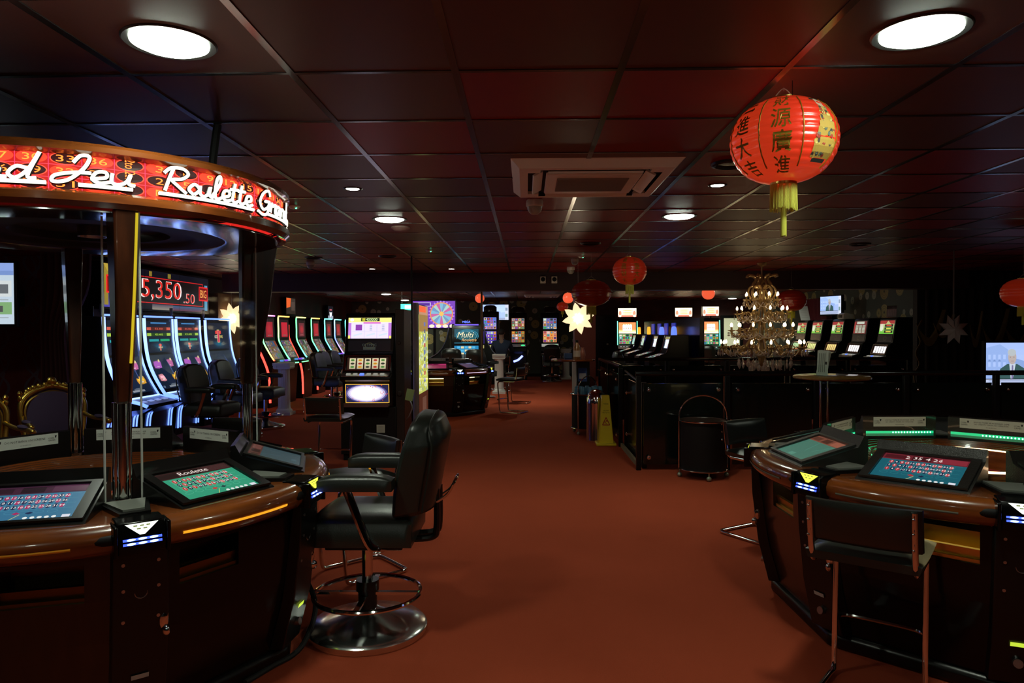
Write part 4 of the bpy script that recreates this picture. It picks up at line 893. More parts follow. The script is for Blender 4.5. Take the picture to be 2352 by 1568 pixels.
slot_video('tall video slot machine mostly hidden by the black partition, its lit topper showing',1549,1591,20.6)
slot_video('tall video slot machine with green lower screen, just left of the chandelier',1612,1652,19.6,bg=(.05,.45,.2))
# wall slots on the dandelion wallpaper
def slot_wall(label,px,Y,sc,c1,c2,deck,light):
    a=at(px,770,Y); t=thing('wall_slot_machine',label,'slot machine',(a.x,Y,0),0,'twin screen slot machines on the dandelion wall'); w=.25*sc
    MB().prism([(.24,0),(.24,1.98),(-.02,1.98),(-.05,1.92),(-.05,1.06),(-.20,.97),(-.22,.84),(-.12,.80),(-.14,0)],-w,w,'x').build('cabinet',BLACK,t,bevel=.02)
    MB().lathe([(.0,0),(w*.75,0),(w*.75,.12),(w*.5,.17),(0,.18)],20,(0,.06,1.98),sy=.5).build('topper',mat('topper_smoke',(.03,.02,.02),.2),t)
    for z0,z1,c,sd,n in ((1.50,1.82,c1,3,'upper_screen'),(1.11,1.44,c2,8,'lower_screen')):
        M,h=plane(-.05,z0,-.05,z1,.012); art_grid(w*.72,h,c,int(px)+sd,4,4,.9).build(n,SCREEN,t,M=M)
    M,h=plane(-.20,.972,-.06,1.055,.012); p=Pan(); p.rect(-w*.9,-h,w*.9,h,deck,0); p.disc(w*.55,0,w*.24,h*.5,(.05,.9,.3),1); p.build('button_deck',SCREEN,t,M=M)
    if light: MB().tube(cr([(-w*.5,-.15,.55),(0,-.17,.60),(w*.5,-.16,.72)],6),.03,8,cols=[(.25,.3,1.2)]*30).build('led_arc',LEDM,t)
slot_wall('dark twin screen slot machine with blue light arc, left of the white pedestal machine pair',1190,20.9,1.05,(.35,.12,.06),(.4,.12,.03),(.03,.03,.03),True)
slot_wall('silver decked twin screen slot machine with blue upper screen, beside the white pedestal',1263,21.0,1.1,(.15,.25,.5),(.8,.35,.15),(.30,.31,.27),False)
slot_wall('twin screen slot machine with violet screens, half hidden behind the person in blue',1126,19.3,.95,(.25,.18,.9),(.16,.08,.8),(.4,.35,.12),False)
# ------------------------------------------------------------------ curved blue slots and the jackpot wall
def interp(P,t):
    L=[0]
    for a,c in zip(P,P[1:]): L.append(L[-1]+math.dist(a,c))
    s=max(0,min(1,t))*L[-1]
    for i in range(len(P)-1):
        if s<=L[i+1] or i==len(P)-2:
            k=(s-L[i])/(L[i+1]-L[i]); return P[i][0]+(P[i+1][0]-P[i][0])*k,P[i][1]+(P[i+1][1]-P[i][1])*k
CURVE=[(q.x,q.y) for q in cr([(-.545,.66,0),(-.46,.80,0),(-.385,.95,0),(-.335,1.10,0),(-.305,1.28,0),(-.29,1.46,0),(-.285,1.63,0)],4)]
def curved_map(P,off=.006):
    def f(u,v,w):
        y,z=interp(P,v); y1,z1=interp(P,min(1,v+.02)); y0,z0=interp(P,max(0,v-.02)); d=math.hypot(y1-y0,z1-z0); return (u,y-(z1-z0)/d*(off+w),z+(y1-y0)/d*(off+w))
    return f
def logo_art(p,x,y,k,l):
    p.rect(x-k*.55,y-k*.42,x+k*.55,y+k*.42,(.5,.4,.12),l); p.rect(x-k*.5,y-k*.36,x+k*.5,y+k*.36,(.75,.05,.05),l+1); p.rect(x-k*.18,y-k*.75,x+k*.18,y+k*.75,(.8,.07,.09),l+2); p.rect(x-k*.45,y+k*.25,x+k*.45,y+k*.6,(.8,.07,.09),l+2); p.text('ICE',x-k*.62,y-k*.02,k*.32,(1,.95,.8),l+3); p.text('FIVE',x+k*.62,y-k*.02,k*.32,(1,.85,.3),l+3)
def curve_slot(label,Y,X,kind,rz=90):
    t=thing('curved_slot_machine',label,'slot machine',(X,Y,0),rz*Q,'curved slot machines with blue light edges'); w=.36
    body=[(.28,.0),(.28,1.66)]+[(y,z) for y,z in CURVE[::-1]]+[(-.80,.60),(-.80,.56),(-.52,.52),(-.30,.40),(-.26,0)]
    MB().prism(body,-w,w,'x').build('cabinet',BLACK,t)
    p=Pan(); U=.315
    p.rect(-U,.56,U,.965,(.006,.012,.03),0,1,8); p.rect(-U,.06,U,.53,(.006,.014,.035),0,1,8)
    for r in range(12): k=1-r/12; g=(r+1)/12; p.disc(0,.64,U*.8*k,.075*k,(.01,.02+.12*g*g,.04+.22*g*g),1+r*.1); p.disc(0,.29,U*.5*k,.22*k,(.006+.30*g**4,.014+.65*g**2.5,.035+.85*g**1.8),1+r*.1)
    if kind=='jack':
        for y,c,s in ((.87,(1.0,.16,.10),'€5.350'),(.795,(.6,.9,.10),'€3.402')): p.rect(-.24,y-.022,.24,y+.022,(.10,.015,.01) if y>.8 else (.02,.06,.01),3); p.text(s,0,y,.024,c,4,w=.2); p.rect(-.3,y-.018,-.2,y+.018,tuple(q*.7 for q in c),4); p.rect(.2,y-.018,.3,y+.018,tuple(q*.7 for q in c),4)
        p.rect(-.26,.705,-.02,.735,(.02,.35,.38),4); p.rect(.02,.705,.26,.735,(.02,.40,.18),4)
        p.vgrad(-.2,.93,.2,.95,(.01,.05,.15),(.1,.4,.9),2,3); logo_art2(p,0,.63,.05)
        for x,y,c in ((-.17,.40,(.45,.10,.55)),(.14,.41,(.55,.12,.35)),(-.17,.22,(.75,.28,.35)),(.17,.22,(.8,.38,.04))):
            p.disc(x,y,.10,.055,tuple(q*.55 for q in c),4); p.rect(x-.085,y-.045,x+.085,y+.045,c,5); p.rect(x-.06,y-.008,x+.06,y+.026,tuple(min(1.2,q*1.9) for q in c),6); p.rect(x-.03,y-.03,x+.03,y-.016,(1,.9,.8),6); p.disc(x+.05,y+.05,.022,.02,(.8,.6,.3),6)
        p.rect(-.13,.075,.13,.10,(.25,.27,.32),4); p.rect(-.08,.10,.08,.125,(.10,.12,.16),4); p.disc(-.26,.09,.025,.018,(.1,.15,.25),4)
    else:
        logo_art2(p,0,.76,.11); logo_art2(p,0,.30,.11); p.rect(-.1,.09,.1,.12,(.06,.09,.12),4)
    p.build('curved_screen',SCREEN,t,mapf=curved_map(CURVE))
    b=MB(); e=[(y-.012,z+.002) for y,z in CURVE]
    c0,c1=(.16,.30,1.3),(.36,.55,1.3)
    low=[(-.80,.585),(-.72,.62),(-.60,.65)]
    for s in (-1,1):
        pts=[(s*(w+.004),y,z) for y,z in low[::1]+e]; b.tube(pts,.021 if s<0 else .013,8,cols=[lerp(c0,c1,min(1,i/len(pts)*1.4)) for i in range(len(pts))])
    b.tube([(-w,e[-1][0],1.655),(w,e[-1][0],1.655)],.012,8,cols=[c0]*2); b.tube([(-w,-.56,.665),(w,-.56,.665)],.010,8,cols=[c1]*2)
    b.build('light_edge',colmat('led_blue_edge',2.2),t)
    d=MB(); d.prism([(-.80,.60),(-.55,.655),(-.55,.64),(-.80,.585)],-w+.02,w-.02,'x'); o=d.build('button_deck',mat('deck_grey',(.05,.052,.06),.35),t)
    for k,x in enumerate((-.24,-.08,.08,.24)): MB().box((x,-.69,.63),(.09,.05,.012),rot=(.22,0,0)).build('button',mat('deck_button',(.1,.12,.2),.4,emit=(.35,.45,1.0),es=.7 if True else 0),o,bevel=.004)
    b=MB()
    for s in (-1,1):
        b.tube(cr([(s*w*.8,-.34,.46),(s*w*.86,-.30,.34),(s*w*.86,-.285,.10)],5),.010,6,cols=[c0]*12)
        b.tube(cr([(s*w*.62,-.34,.46),(s*w*.66,-.30,.34),(s*w*.66,-.285,.10)],5),.010,6,cols=[c0]*12)
    b.build('leg_light',colmat('led_blue_edge',2.2),t)
    b=MB(); b.cyl((0,-.05,1.66),(0,-.05,1.73),.012,n=10); b.cyl((0,-.05,1.70),(0,-.05,1.80),.024,n=12); b.build('antenna',GREY,t)
    return t
def logo_art2(p,x,y,k):  # u in metres, v in curve units (about 1.15 m per unit)
    f=.9
    p.rect(x-k*.32,y-k*1.0*f,x+k*.32,y+k*1.0*f,(.85,.65,.2),4); p.rect(x-k*.26,y-k*.92*f,x+k*.26,y+k*.92*f,(.75,.05,.12),5); p.rect(x-k*.75,y+k*.35*f,x+k*.75,y+k*.85*f,(.8,.06,.05),5); p.text('T',x,y+k*.2*f,k*.9*f,(1.1,.5,.2),6); p.text('ICE',x-k*.62,y-k*.1*f,k*.42*f,(1.2,1.1,.9),7); p.text('FIVE',x+k*.66,y-k*.1*f,k*.42*f,(1.1,.9,.25),7)
curve_slot('leftmost curved slot machine with blue light edges, cut by the near canopy pillar',8.47,-5.2,'jack')
curve_slot('second curved slot machine with blue light edges, four symbols on its lower screen',9.34,-5.2,'jack')
curve_slot('third curved slot machine with blue light edges, partly behind the armchair back',10.16,-5.2,'jack')
curve_slot('rightmost curved slot machine with blue light edges, showing two logos',11.18,-5.2,'logo',84)
# jackpot display on the left wall above them
Y0j,Y1j=8.74,11.70; z0,z1=1.775,2.325
t=thing('jackpot_display','wide jackpot display reading 5,350.50 above the blue lit slot machines','display',(-5.3,(Y0j+Y1j)/2,(z0+z1)/2),PI/2)
L=(Y1j-Y0j)/2; H=(z1-z0)/2
MB().bx(-L-.02,L+.02,.004,.24,-H-.025,H+.025).build('case',BLACK,t)
p=Pan(); p.rect(-L,-H,L,H,(.006,.006,.012),0); p.rect(-L,-H,-L*.9,-H*.35,(.03,.03,.2),1); p.vgrad(-L,-H,-L*.5,-H*.5,(.10,.08,.45),(.03,.03,.10),1); p.vgrad(-L*.97,-H*.9,-L*.91,H*.95,(.30,.22,.03),(.35,.25,.03),2); p.poly([(-L*.98,H),(-L*.8,H),(-L*.84,H*.72),(-L*.92,H*.66)],(.5,.36,.05),2)
p.frame(-L*.82,-H*.68,L*.86,H*.66,.012,(.75,.02,.02),3); p.rect(-L*.81,-H*.65,L*.85,H*.63,(.012,.008,.008),2.5)
for x,sx in ((-L*.81,.17),(L*.87,.135)):
    p.rect(x-sx*1.15,-H*.42+.02,x+sx*1.15,H*.42+.02,(.9,.02,.02),4); p.rect(x-sx,-H*.34+.02,x+sx,H*.34+.02,(.22,.004,.004),5); p.text('BIG',x,.02,H*.46,(1.3,.5,.12),6,w=sx*1.6)
for dx,dz,c,l in ((0,0,(1.3,1.0,1.0),6),(.004,-.004,(.85,.03,.02),7)):
    k=1 if l==6 else .94
    p.text('5,350',-.02,.0,.30*k,c,l,w=1.15*k); p.text('.50',.80,-.075,.15*k,c,l,w=.36*k)
p.vgrad(L*.2,-H,L*.9,-H*.74,(.12,.03,.06),(.05,.10,.22),1); p.rect(L*.9,-H*.9,L*.97,H*.6,(.10,.35,.55),1); p.vgrad(-L*.2,-H,L*.2,-H*.72,(.30,.26,.22),(.1,.08,.12),1); p.rect(-L*.25,H*.7,-L*.2,H*.95,(.3,.2,.03),1); p.rect(L*.1,H*.7,L*.16,H*.95,(.28,.2,.03),1)
for x in (-L/3,L/3): p.rect(x-.004,-H,x+.004,H,(.002,.002,.002),9)
p.build('display_panel',SCREEN,t)
# ------------------------------------------------------------------ rainbow slots
RB=dict(m=(1.2,.15,.9),o=(1.2,.45,.06),y=(1.0,.9,.2),g=(.15,1.1,.3),c=(.15,1.1,.95),b=(.15,.25,1.3),p=(.75,.3,1.1),r=(1.2,.06,.04),w=(.4,.95,1.1))
def rainbow(label,px,front,side,scr,deckc):
    X=-5.0; Y=X/((px-1209)/1625); t=thing('rainbow_slot_machine',label,'slot machine',(-5.2,Y+.33,0),PI/2,'slot machines with rainbow light edges'); w=.33
    MB().prism([(.28,0),(.28,1.77),(-.19,1.77),(-.205,1.28),(-.40,.90),(-.66,.86),(-.66,.82),(-.38,.78),(-.33,.0)],-w,w,'x').build('cabinet',BLACK,t,bevel=.01)
    M,h=plane(-.206,1.32,-.192,1.70,.006); p=Pan(); p.rect(-.27,-h,.27,h,(.02,.01,.01),0); p.rect(-.16,-h*.85,.2,h*.7,scr,1)
    for k in range(3): p.disc(.02,-h*.05,.13-.035*k,h*(.5-.13*k),lerp(scr,(.5,.03,.04),.4+.2*k),2+k)
    p.rect(-.08,-h*.75,.12,-h*.6,(.3,.08,.08),2); p.build('upper_screen',SCREEN,t,M=M)
    M,h=plane(-.395,.925,-.215,1.275,.006); art_grid(.27,h,(.10,.07,.055),int(px),5,3,.34).build('lower_screen',SCREEN,t,M=M)
    d=MB(); d.bx(-.27,.27,-.64,-.42,.875,.882); o=d.build('button_deck',mat('deck_dark',(.03,.03,.035),.3),t)
    for x,c in ((-.2,(.1,.3,.8)),(.05,(.3,.05,.9)),(.2,(.4,.5,.9))): MB().cyl((x,-.52,.88),(x,-.52,.91),.035,n=12).build('button',mat('btn%d'%int(x*100),(.05,.05,.1),.4,emit=c,es=.9),o)
    def led(pts,cs,r):
        n=len(pts); return pts,[lerp(RB[cs[min(int(i/(n-1)*(len(cs)-1)),len(cs)-2)]],RB[cs[min(int(i/(n-1)*(len(cs)-1)),len(cs)-2)+1]],(i/(n-1)*(len(cs)-1))%1 if i<n-1 else 1) for i in range(n)],r
    b=MB()
    P=cr([(-w,-.43,.90),(-w,-.395,.94),(-w,-.30,1.10),(-w,-.213,1.28),(-w,-.205,1.5),(-w,-.20,1.70),(-w+.03,-.197,1.755),(-w+.08,-.197,1.765),(w,-.197,1.765)],4); a=led(P,front,.014); b.tube(a[0],.014,6,cols=a[1])
    P=cr([(-w+.02,-.68,.845),(w-.02,-.68,.845)],6); b.tube(P,.010,6,cols=[RB[deckc]]*len(P))
    b.build('light_edge',LEDM,t)
    b=MB(); P=cr([(-w-.006,-.34,.10),(-w-.006,-.32,.6),(-w-.006,-.22,.92),(-w-.006,-.06,1.26),(-w-.006,-.03,1.4),(-w-.006,-.03,1.60)],4); a=led(P,side,.02); b.tube(a[0],.020,6,cols=a[1]); b.build('side_light',LEDM,t)
for a in (('first rainbow edged slot machine, glimpsed just right of the second canopy pillar',598,'rgym','rry',(.35,.02,.03),'g'),
('second rainbow edged slot machine, its light edge running orange to green',635,'ggyo','yygcbm',(.55,.02,.04),'g'),
('third rainbow edged slot machine, green edge with a red side light',677,'cggy','rrrr',(.16,.03,.04),'c'),
('fourth rainbow edged slot machine, teal edge with an orange side light',712,'cggo','rrro',(.40,.02,.03),'c'),
('fifth rainbow edged slot machine, cyan edge with a yellow and pink side light',743,'bccc','mmpy',(.15,.03,.03),'b'),
('sixth rainbow edged slot machine, blue edge fading to violet',766,'pbwc','yyyy',(.25,.03,.03),'m'),
('farthest rainbow edged slot machine, half hidden by the reel slot machine',791,'cccc','yyyy',(.15,.03,.03),'m')): rainbow(*a)
# curved multi terminal with wing frames
a=at(1072,770,17.0); t=thing('curved_terminal','curved terminal with swirling blue screen and black wing frames behind the far roulette table','slot machine',(a.x,17.0,0)); w=.36
MB().prism([(.3,0),(.3,1.62),(0,1.62),(-.05,1.55),(-.10,1.20),(-.10,.9),(-.28,.80),(-.30,.70),(-.15,.66),(-.15,0)],-w,w,'x').build('cabinet',BLACK,t,bevel=.01)
M,h=plane(-.098,1.15,-.055,1.50,.006); p=Pan(); p.rect(-.29,-h,.29,h,(.01,.08,.12),0)
for k in range(5): p.ring(.02,0,.27-.045*k,h*(.92-.15*k),.012,(.05+.08*k,.35+.12*k,.5+.12*k),1+k*.2)
p.disc(0,0,.24,h*.6,(.02,.12,.15),2); p.text('Multi',-.02,h*.2,h*.75,(1.1,.95,.6),3,shear=.3); p.text('Roulette',.07,-h*.5,h*.4,(1.0,.55,.2),3,shear=.3); p.build('upper_screen',SCREEN,t,M=M)
M,h=plane(-.10,.86,-.10,1.10,.008); p=Pan(); p.rect(-.29,-h,.29,h,(.02,.25,.5),0)
for i in range(5):
    for j in range(3): p.rect(-.22+.09*i,-h*.8+.075*j,-.15+.09*i,-h*.8+.05+.075*j,(.8,.7,.4) if (i+j)%2 else (.1,.5,.8),1)
p.build('lower_screen',SCREEN,t,M=M)
p=Pan(); p.rect(-.29,-.016,.29,.016,(.10,.06,.4),0); p.text('MEGA',0,.07,.05,(.15,.25,1.5),1); p.build('header_light',SCREENH,t,M=frameM((0,-.055,1.60),(1,0,0),(0,0,1)))
for s in (-1,1):
    c=cr([(s*.42,-.05,1.62),(s*.44,-.06,1.45),(s*.52,-.12,1.15),(s*.68,-.25,.92),(s*.92,-.40,.78)],6); b=MB(); k=[Vector((x,y,z)) for x,y,z in c]
    F=[p for p in k]; n=len(k); vs=[]; 
    for q in k: vs+=[q+Vector((-s*.0,0,0)),q+Vector((0,.12,0)),Vector((q.x-s*.0,q.y+.12,.4)),Vector((q.x,q.y,.4))]
    fs=[]
    for i in range(n-1):
        for j in range(4): fs.append((i*4+j,i*4+(j+1)%4,(i+1)*4+(j+1)%4,(i+1)*4+j))
    fs+=[(0,1,2,3),tuple((n-1)*4+j for j in (3,2,1,0))]; b.add(vs,fs); o=b.build('wing_frame',BLACKM,t)
    MB().tube([(q.x,q.y-.012,q.z+.006) for q in k],.011,6).build('wing_trim',mat('wing_trim',(.3,.3,.4),.25,.9),o)
# ------------------------------------------------------------------ wheel of fortune screen, televisions
def tv(label,cx,cy,cz,w,h,rz,art,m=SCREEN,bracket=None,name='television'):
    t=thing(name,label,'television' if name=='television' else 'screen',(cx,cy,cz),rz)
    MB().bx(-w/2-.025,w/2+.025,.004,.06,-h/2-.03,h/2+.025).build('frame',BLACK,t,bevel=.006); art.build('screen',m,t)
    if bracket: 
        b=MB(); b.tube([(0,.05,0),(0,.05+bracket*.6,0),(0,.05+bracket,0)],.02,8); b.bx(-.08,.08,.05+bracket-.02,.05+bracket,-.1,.1); b.build('bracket',BLACK,t)
    return t
def art_wheel(w,h):
    p=Pan(); p.rect(-w,-h,w,h,(.22,.06,.55),0)
    cx,cy,r=w*.35,h*.05,h*.86
    for k in range(24): a=2*PI*k/24; p.poly([(cx,cy),(cx+w*1.0*math.cos(a)*.62,cy+w*math.sin(a)*.62),(cx+w*.62*math.cos(a+.12),cy+w*.62*math.sin(a+.12))],(.5,.25,.9),1)
    p.disc(cx,cy,r,r,(.9,.35,.12),2,32)
    for k in range(18):
        a0,a1=2*PI*k/18,2*PI*(k+1)/18; c=[(.25,.55,.75),(.65,.15,.4),(.45,.7,.65),(.2,.35,.6)][k%4]; p.poly([(cx,cy)]+[(cx+r*.9*math.cos(a0+(a1-a0)*i/3),cy+r*.9*math.sin(a0+(a1-a0)*i/3)) for i in range(4)],c,3)
    p.disc(cx,cy,r*.2,r*.2,(1.0,.6,.15),4); p.rect(-w*.95,h*.6,-w*.15,h*.9,(.6,.5,.8),2); p.rect(-w*.9,h*.65,-w*.2,h*.85,(.12,.04,.35),3)
    for k in range(6): p.disc(w*(-.75+.32*k),-h*.86,w*.13,h*.13,(1.1,.95,.7),4,14)
    p.rect(-w*.95,-h*.6,-w*.55,h*.4,(.15,.1,.6),2); return p
a=at(997,722,17.6); q=at(1045,722,17.6); w=(q.x-at(948,722,17.6).x)/2; hz=(at(997,691,17.6).z-at(997,753,17.6).z)/2
o=tv('large wheel of fortune screen with violet rays, beyond the lit totem',a.x,17.6,a.z,2*w,2*hz,0,art_wheel(w,hz),name='wall_screen')
MB().bx(-.03,.03,.05,.10,-a.z,.3).build('stand_post',BLACK,o)
def art_news(w,h,big=False,pale=1):
    p=Pan(); b=(.26*pale,.38*pale,.70*pale); p.vgrad(-w,-h,w,h,(.42*pale,.52*pale,.80*pale),(.34*pale,.46*pale,.85*pale),0)
    p.poly([(-w,-h),(-w,h*.72),(-w*.45,h*.92),(-w*.12,h*.62),(-w*.12,-h)],b,1); p.poly([(-w*.12,-h),(-w*.12,h*.25),(w*.62,-h*.05),(w*.62,-h)],(.22*pale,.33*pale,.62*pale),1); p.poly([(w*.55,-h*.2),(w,h*-.1),(w,-h),(w*.5,-h)],(.3*pale,.4*pale,.66*pale),1)
    for i in range(4):
        for j in range(3): p.rect(w*(-.92+.2*i),h*(-.75+.42*j),w*(-.82+.2*i),h*(-.5+.42*j),(.36*pale,.48*pale,.8*pale),2)
    for i in range(3): p.poly([(w*(-.95+.2*i),h*(-.03)),(w*(-.87+.2*i),h*.06),(w*(-.79+.2*i),h*(-.03))],(.16*pale,.25*pale,.5*pale),2)
    s=1.0 if big else .8; cx=w*.02
    p.poly([(cx-w*.52*s,-h),(cx-w*.46*s,-h*.45),(cx-w*.18*s,-h*.18),(cx+w*.22*s,-h*.18),(cx+w*.50*s,-h*.42),(cx+w*.56*s,-h)],(.045,.11,.11),3); p.poly([(cx-w*.10*s,-h*.16),(cx+w*.16*s,-h*.16),(cx+w*.05*s,-h),(cx-w*.04*s,-h)],(.6,.68,.8),4); p.poly([(cx,-h*.25),(cx+w*.06*s,-h*.25),(cx+w*.06*s,-h),(cx-.005,-h)],(.2,.18,.36),5)
    p.disc(cx+w*.02,h*.2,w*.165*s,h*.40,(.52,.44,.42),5,24); p.disc(cx,h*.46,w*.17*s,h*.20,(.5,.55,.58),6,20)
    for x in (-.06,.08): p.rect(cx+w*(x-.025),h*.19,cx+w*(x+.025),h*.22,(.2,.16,.16),7)
    p.rect(cx-w*.03,-h*.03,cx+w*.08,-h*.0,(.36,.22,.22),7); return p
def with_ticker(f,w,h,frac=.22,side=0):
    p=Pan(); p.art(f(w*(1-side),h*(1-frac)),-w*side,h*frac,1); p.rect(-w,-h,w,-h+2*h*frac*.9,(.55,.62,.85),1)
    for k in range(3): p.rect(-w*.9,-h+h*frac*(.4+.45*k),w*(.6+.12*k),-h+h*frac*(.55+.45*k),(.2,.28,.5),2)
    if side:
        p.rect(w*(1-2*side),-h,w,h,(.75,.8,.95),3); p.rect(w*(1-1.8*side),h*.2,w*.93,h*.6,(.3,.4,.55),4); p.rect(w*(1-1.8*side),-h*.6,w*.93,-h*.2,(.2,.35,.35),4)
    return p
a=at(1137,717,20.2); w=(at(1168,717,20.2).x-at(1106,717,20.2).x)/2; hz=(at(1137,700,20.2).z-at(1137,735,20.2).z)/2
tv('television with news picture on the far dandelion wall, above the person in blue',a.x,20.2,a.z,2*w,2*hz,0,with_ticker(lambda x,y:art_news(x,y,False,1.7),w,hz,.12,.13),bracket=2.12)
a=at(2265,835,9.6); q=at(2352,835,9.6); w=.33; z1=at(2300,787,9.6).z; z0=at(2300,884,9.6).z; hz=(z1-z0)/2
o=tv('large television with newsreader at the right edge, seen over the balustrade rail',a.x+w,9.6,(z0+z1)/2,2*w,2*hz,0,with_ticker(lambda x,y:art_news(x,y,True,1.25),w,hz,.15),bracket=None)
b=MB(); b.bx(-.04,.04,.05,.10,-(z0+z1)/2,.2); b.bx(-.25,.25,-.1,.25,-(z0+z1)/2,-(z0+z1)/2+.03); b.build('stand',BLACK,o)
a=at(1926,701,15.6); hz=(at(1926,681,15.6).z-at(1926,722,15.6).z)/2
tv('small wall television with pale blue picture above the right slot row',6.62,15.55,a.z,.58,2*hz,-68*Q,with_ticker(lambda x,y:art_news(x,y,False,1.5),.29,hz,.2,.12),bracket=.30)
def art_page(w,h):
    p=Pan(); p.rect(-w,-h,w,h,(.62,.72,.85),0); p.rect(-w,h*.72,w,h,(.30,.42,.85),1); p.rect(-w,h*.60,w,h*.74,(.22,.33,.7),2)
    for k in range(4): x=-w*.9+w*.5*k; p.rect(x,-h*.1,x+w*.36,h*.42,(.75,.78,.8),2); p.rect(x+w*.05,0,x+w*.3,h*.3,(.15,.16,.18),3); p.rect(x,-h*.68,x+w*.36,-h*.28,(.25,.45,.2),2); p.rect(x+w*.1,-h*.6,x+w*.2,-h*.4,(.1,.1,.1),3); p.rect(x,-h*.22,x+w*.3,-h*.19,(.4,.45,.5),2); p.rect(x,-h*.8,x+w*.3,-h*.77,(.4,.45,.5),2)
    return p
a=at(20,605,7.4); z0=at(20,744,7.4).z; z1=at(20,602,7.4).z; hz=(z1-z0)/2; w=.55
tv('large television with pale web page at the left edge, on the damask wall',a.x-w,7.4,(z0+z1)/2,2*w,2*hz,8*Q,art_page(w,hz),bracket=1.05)
def art_crest(w,h,bg):
    p=Pan(); p.rect(-w,-h,w,h,bg,0); p.rect(-w,-h,w,-h*.3,(.35,.4,.5),1); p.poly([(-w*.5,h*.25),(-w*.3,h*.15),(w*.3,h*.15),(w*.5,h*.25),(w*.4,-h*.25),(0,-h*.55),(-w*.4,-h*.25)],(1.0,1.0,1.1),2); p.rect(-w*.45,h*.4,w*.45,h*.6,(.5,.12,.15),2); return p
tv('small screen with white crest on the left wall above the rainbow slot machines',-5.42,13.9,2.01,.55,.33,PI/2,art_crest(.275,.165,(.06,.08,.14)),name='wall_screen')
tv('small screen with orange picture on the left wall, further along',-5.42,16.2,2.04,.62,.36,PI/2,Pan().rect(-.31,-.18,.31,.18,(.03,.02,.015),0).poly([(-.31,.18),(.0,.18),(-.05,-.02),(-.31,-.05)],(.85,.12,.02),1).rect(.02,-.1,.25,.1,(.08,.05,.04),1),name='wall_screen')
tv('tiny screen with white crest near the top of the reel slot machine',-5.42,19.5,1.95,.5,.4,PI/2,art_crest(.25,.2,(.01,.01,.015)),name='wall_screen')
a=at(193,721,8.5); tv('tiny bright blue label screen on the curtain wall left of the jackpot display',a.x,8.3,a.z,.055,.12,0,Pan().rect(-.0275,-.06,.0275,.06,(.10,.12,.9),0).poly([(-.0275,-.06),(.0275,-.06),(.0275,.0)],(.9,.15,.1),1).rect(-.02,.045,.02,.06,(.9,.7,.3),1),bracket=.22,name='wall_screen')
a=onz(935,688,HC); t=thing('exit_sign','green lit exit sign hanging under the far ceiling','sign',(at(935,705,16.5).x,16.5,HC)); z=at(935,705,16.5).z-HC
b=MB(); b.bx(-.15,.15,-.02,.02,z-.075,z+.075); o=b.build('sign_case',WHITEP,t); p=Pan(); p.rect(-.145,-.07,.145,.07,(.08,1.1,.55),0); p.rect(-.05,-.04,.12,.04,(.8,1.5,1.1),1); p.build('sign_face',SCREENH,o,M=frameM((0,-.0215,z),(1,0,0),(0,0,1)))
b=MB()
for x in (-.12,.12): b.cyl((x,0,z+.07),(x,0,0),.004,n=6)
b.build('hanger',STEEL,t)
# ------------------------------------------------------------------ lit advertising totem
a=at(962,800,10.6); t=thing('advertising_totem','tall slim lit totem with silver edge and yellow patterned face beside the reel slot machine','sign',(a.x,10.6,0)); H=at(962,697,10.6).z
b=MB(); n=10; pr=[(-.09+.09*math.cos(PI/2+PI*i/n)*1.0-.0,0+.055*math.sin(PI/2+PI*i/n)) for i in range(n+1)]
MB().lathe([(.052,0),(.052,H),(.045,H+.012),(0,H+.014)],24,(-.052,0,0)).build('silver_edge',mat('satin_silver',(.55,.56,.56),.35,.25),t)
MB().bx(-.05,.0,.0,.95,.02,H-.01).build('core',BLACKM,t)
p=Pan(); U=.95; z0=.02; p.rect(0,.50,U,H-.16,(.52,.56,.12),0); q=random.Random(5)
for k in range(170): x,z=q.uniform(.05,.9),q.uniform(.52,H-.4); p.rect(x-.05,z-.022,x+.05,z+.022,[(.75,.8,.3),(.45,.5,.05),(.25,.35,.3),(.7,.75,.55),(.6,.6,.1)][k%5],1+k%3*.3)
for k in range(9): x=.55; z=.65+.11*k; p.rect(.5,z,.66,z+.06,[(.12,.16,.45),(.55,.1,.08),(.2,.25,.5),(.1,.12,.2)][k%4],3)
p.rect(.02,H-.42,U,H-.16,(.35,.20,.04),2.5); p.rect(.02,H-.16,U,H-.02,(.55,.28,.15),2); p.rect(.02,H-.12,U*.75,H-.03,(1.0,.13,.02),3); p.rect(0,.02,U,.50,(.08,.022,.012),0); p.rect(.35,.15,.75,.42,(.14,.06,.04),1)
p.build('lit_face',SCREEN,t,M=Matrix.Translation((.003,0,0))@Matrix(((0,-1,0,0),(1,0,0,0),(0,0,1,0),(0,0,0,1))))
# ------------------------------------------------------------------ paper lanterns
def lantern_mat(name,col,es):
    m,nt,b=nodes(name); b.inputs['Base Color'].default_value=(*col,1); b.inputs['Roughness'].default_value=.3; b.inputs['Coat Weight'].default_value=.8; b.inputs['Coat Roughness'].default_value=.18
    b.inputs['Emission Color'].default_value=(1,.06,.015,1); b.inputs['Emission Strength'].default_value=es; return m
LAN=lantern_mat('red_lantern_silk',(.62,.022,.012),.42); LAND=lantern_mat('dark_red_lantern_silk',(.20,.006,.004),.012); LANM=lantern_mat('mid_red_lantern_silk',(.45,.014,.008),.09)  # a slight glow is put into each silk, even on unlit lanterns
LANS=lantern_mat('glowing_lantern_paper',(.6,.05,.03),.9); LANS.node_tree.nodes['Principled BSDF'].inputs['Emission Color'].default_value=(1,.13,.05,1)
FRINGE=mat('yellow_fringe',(.62,.62,.06),.6); GOLDTXT=mat('gilt_print',(.42,.26,.03),.35,.4)
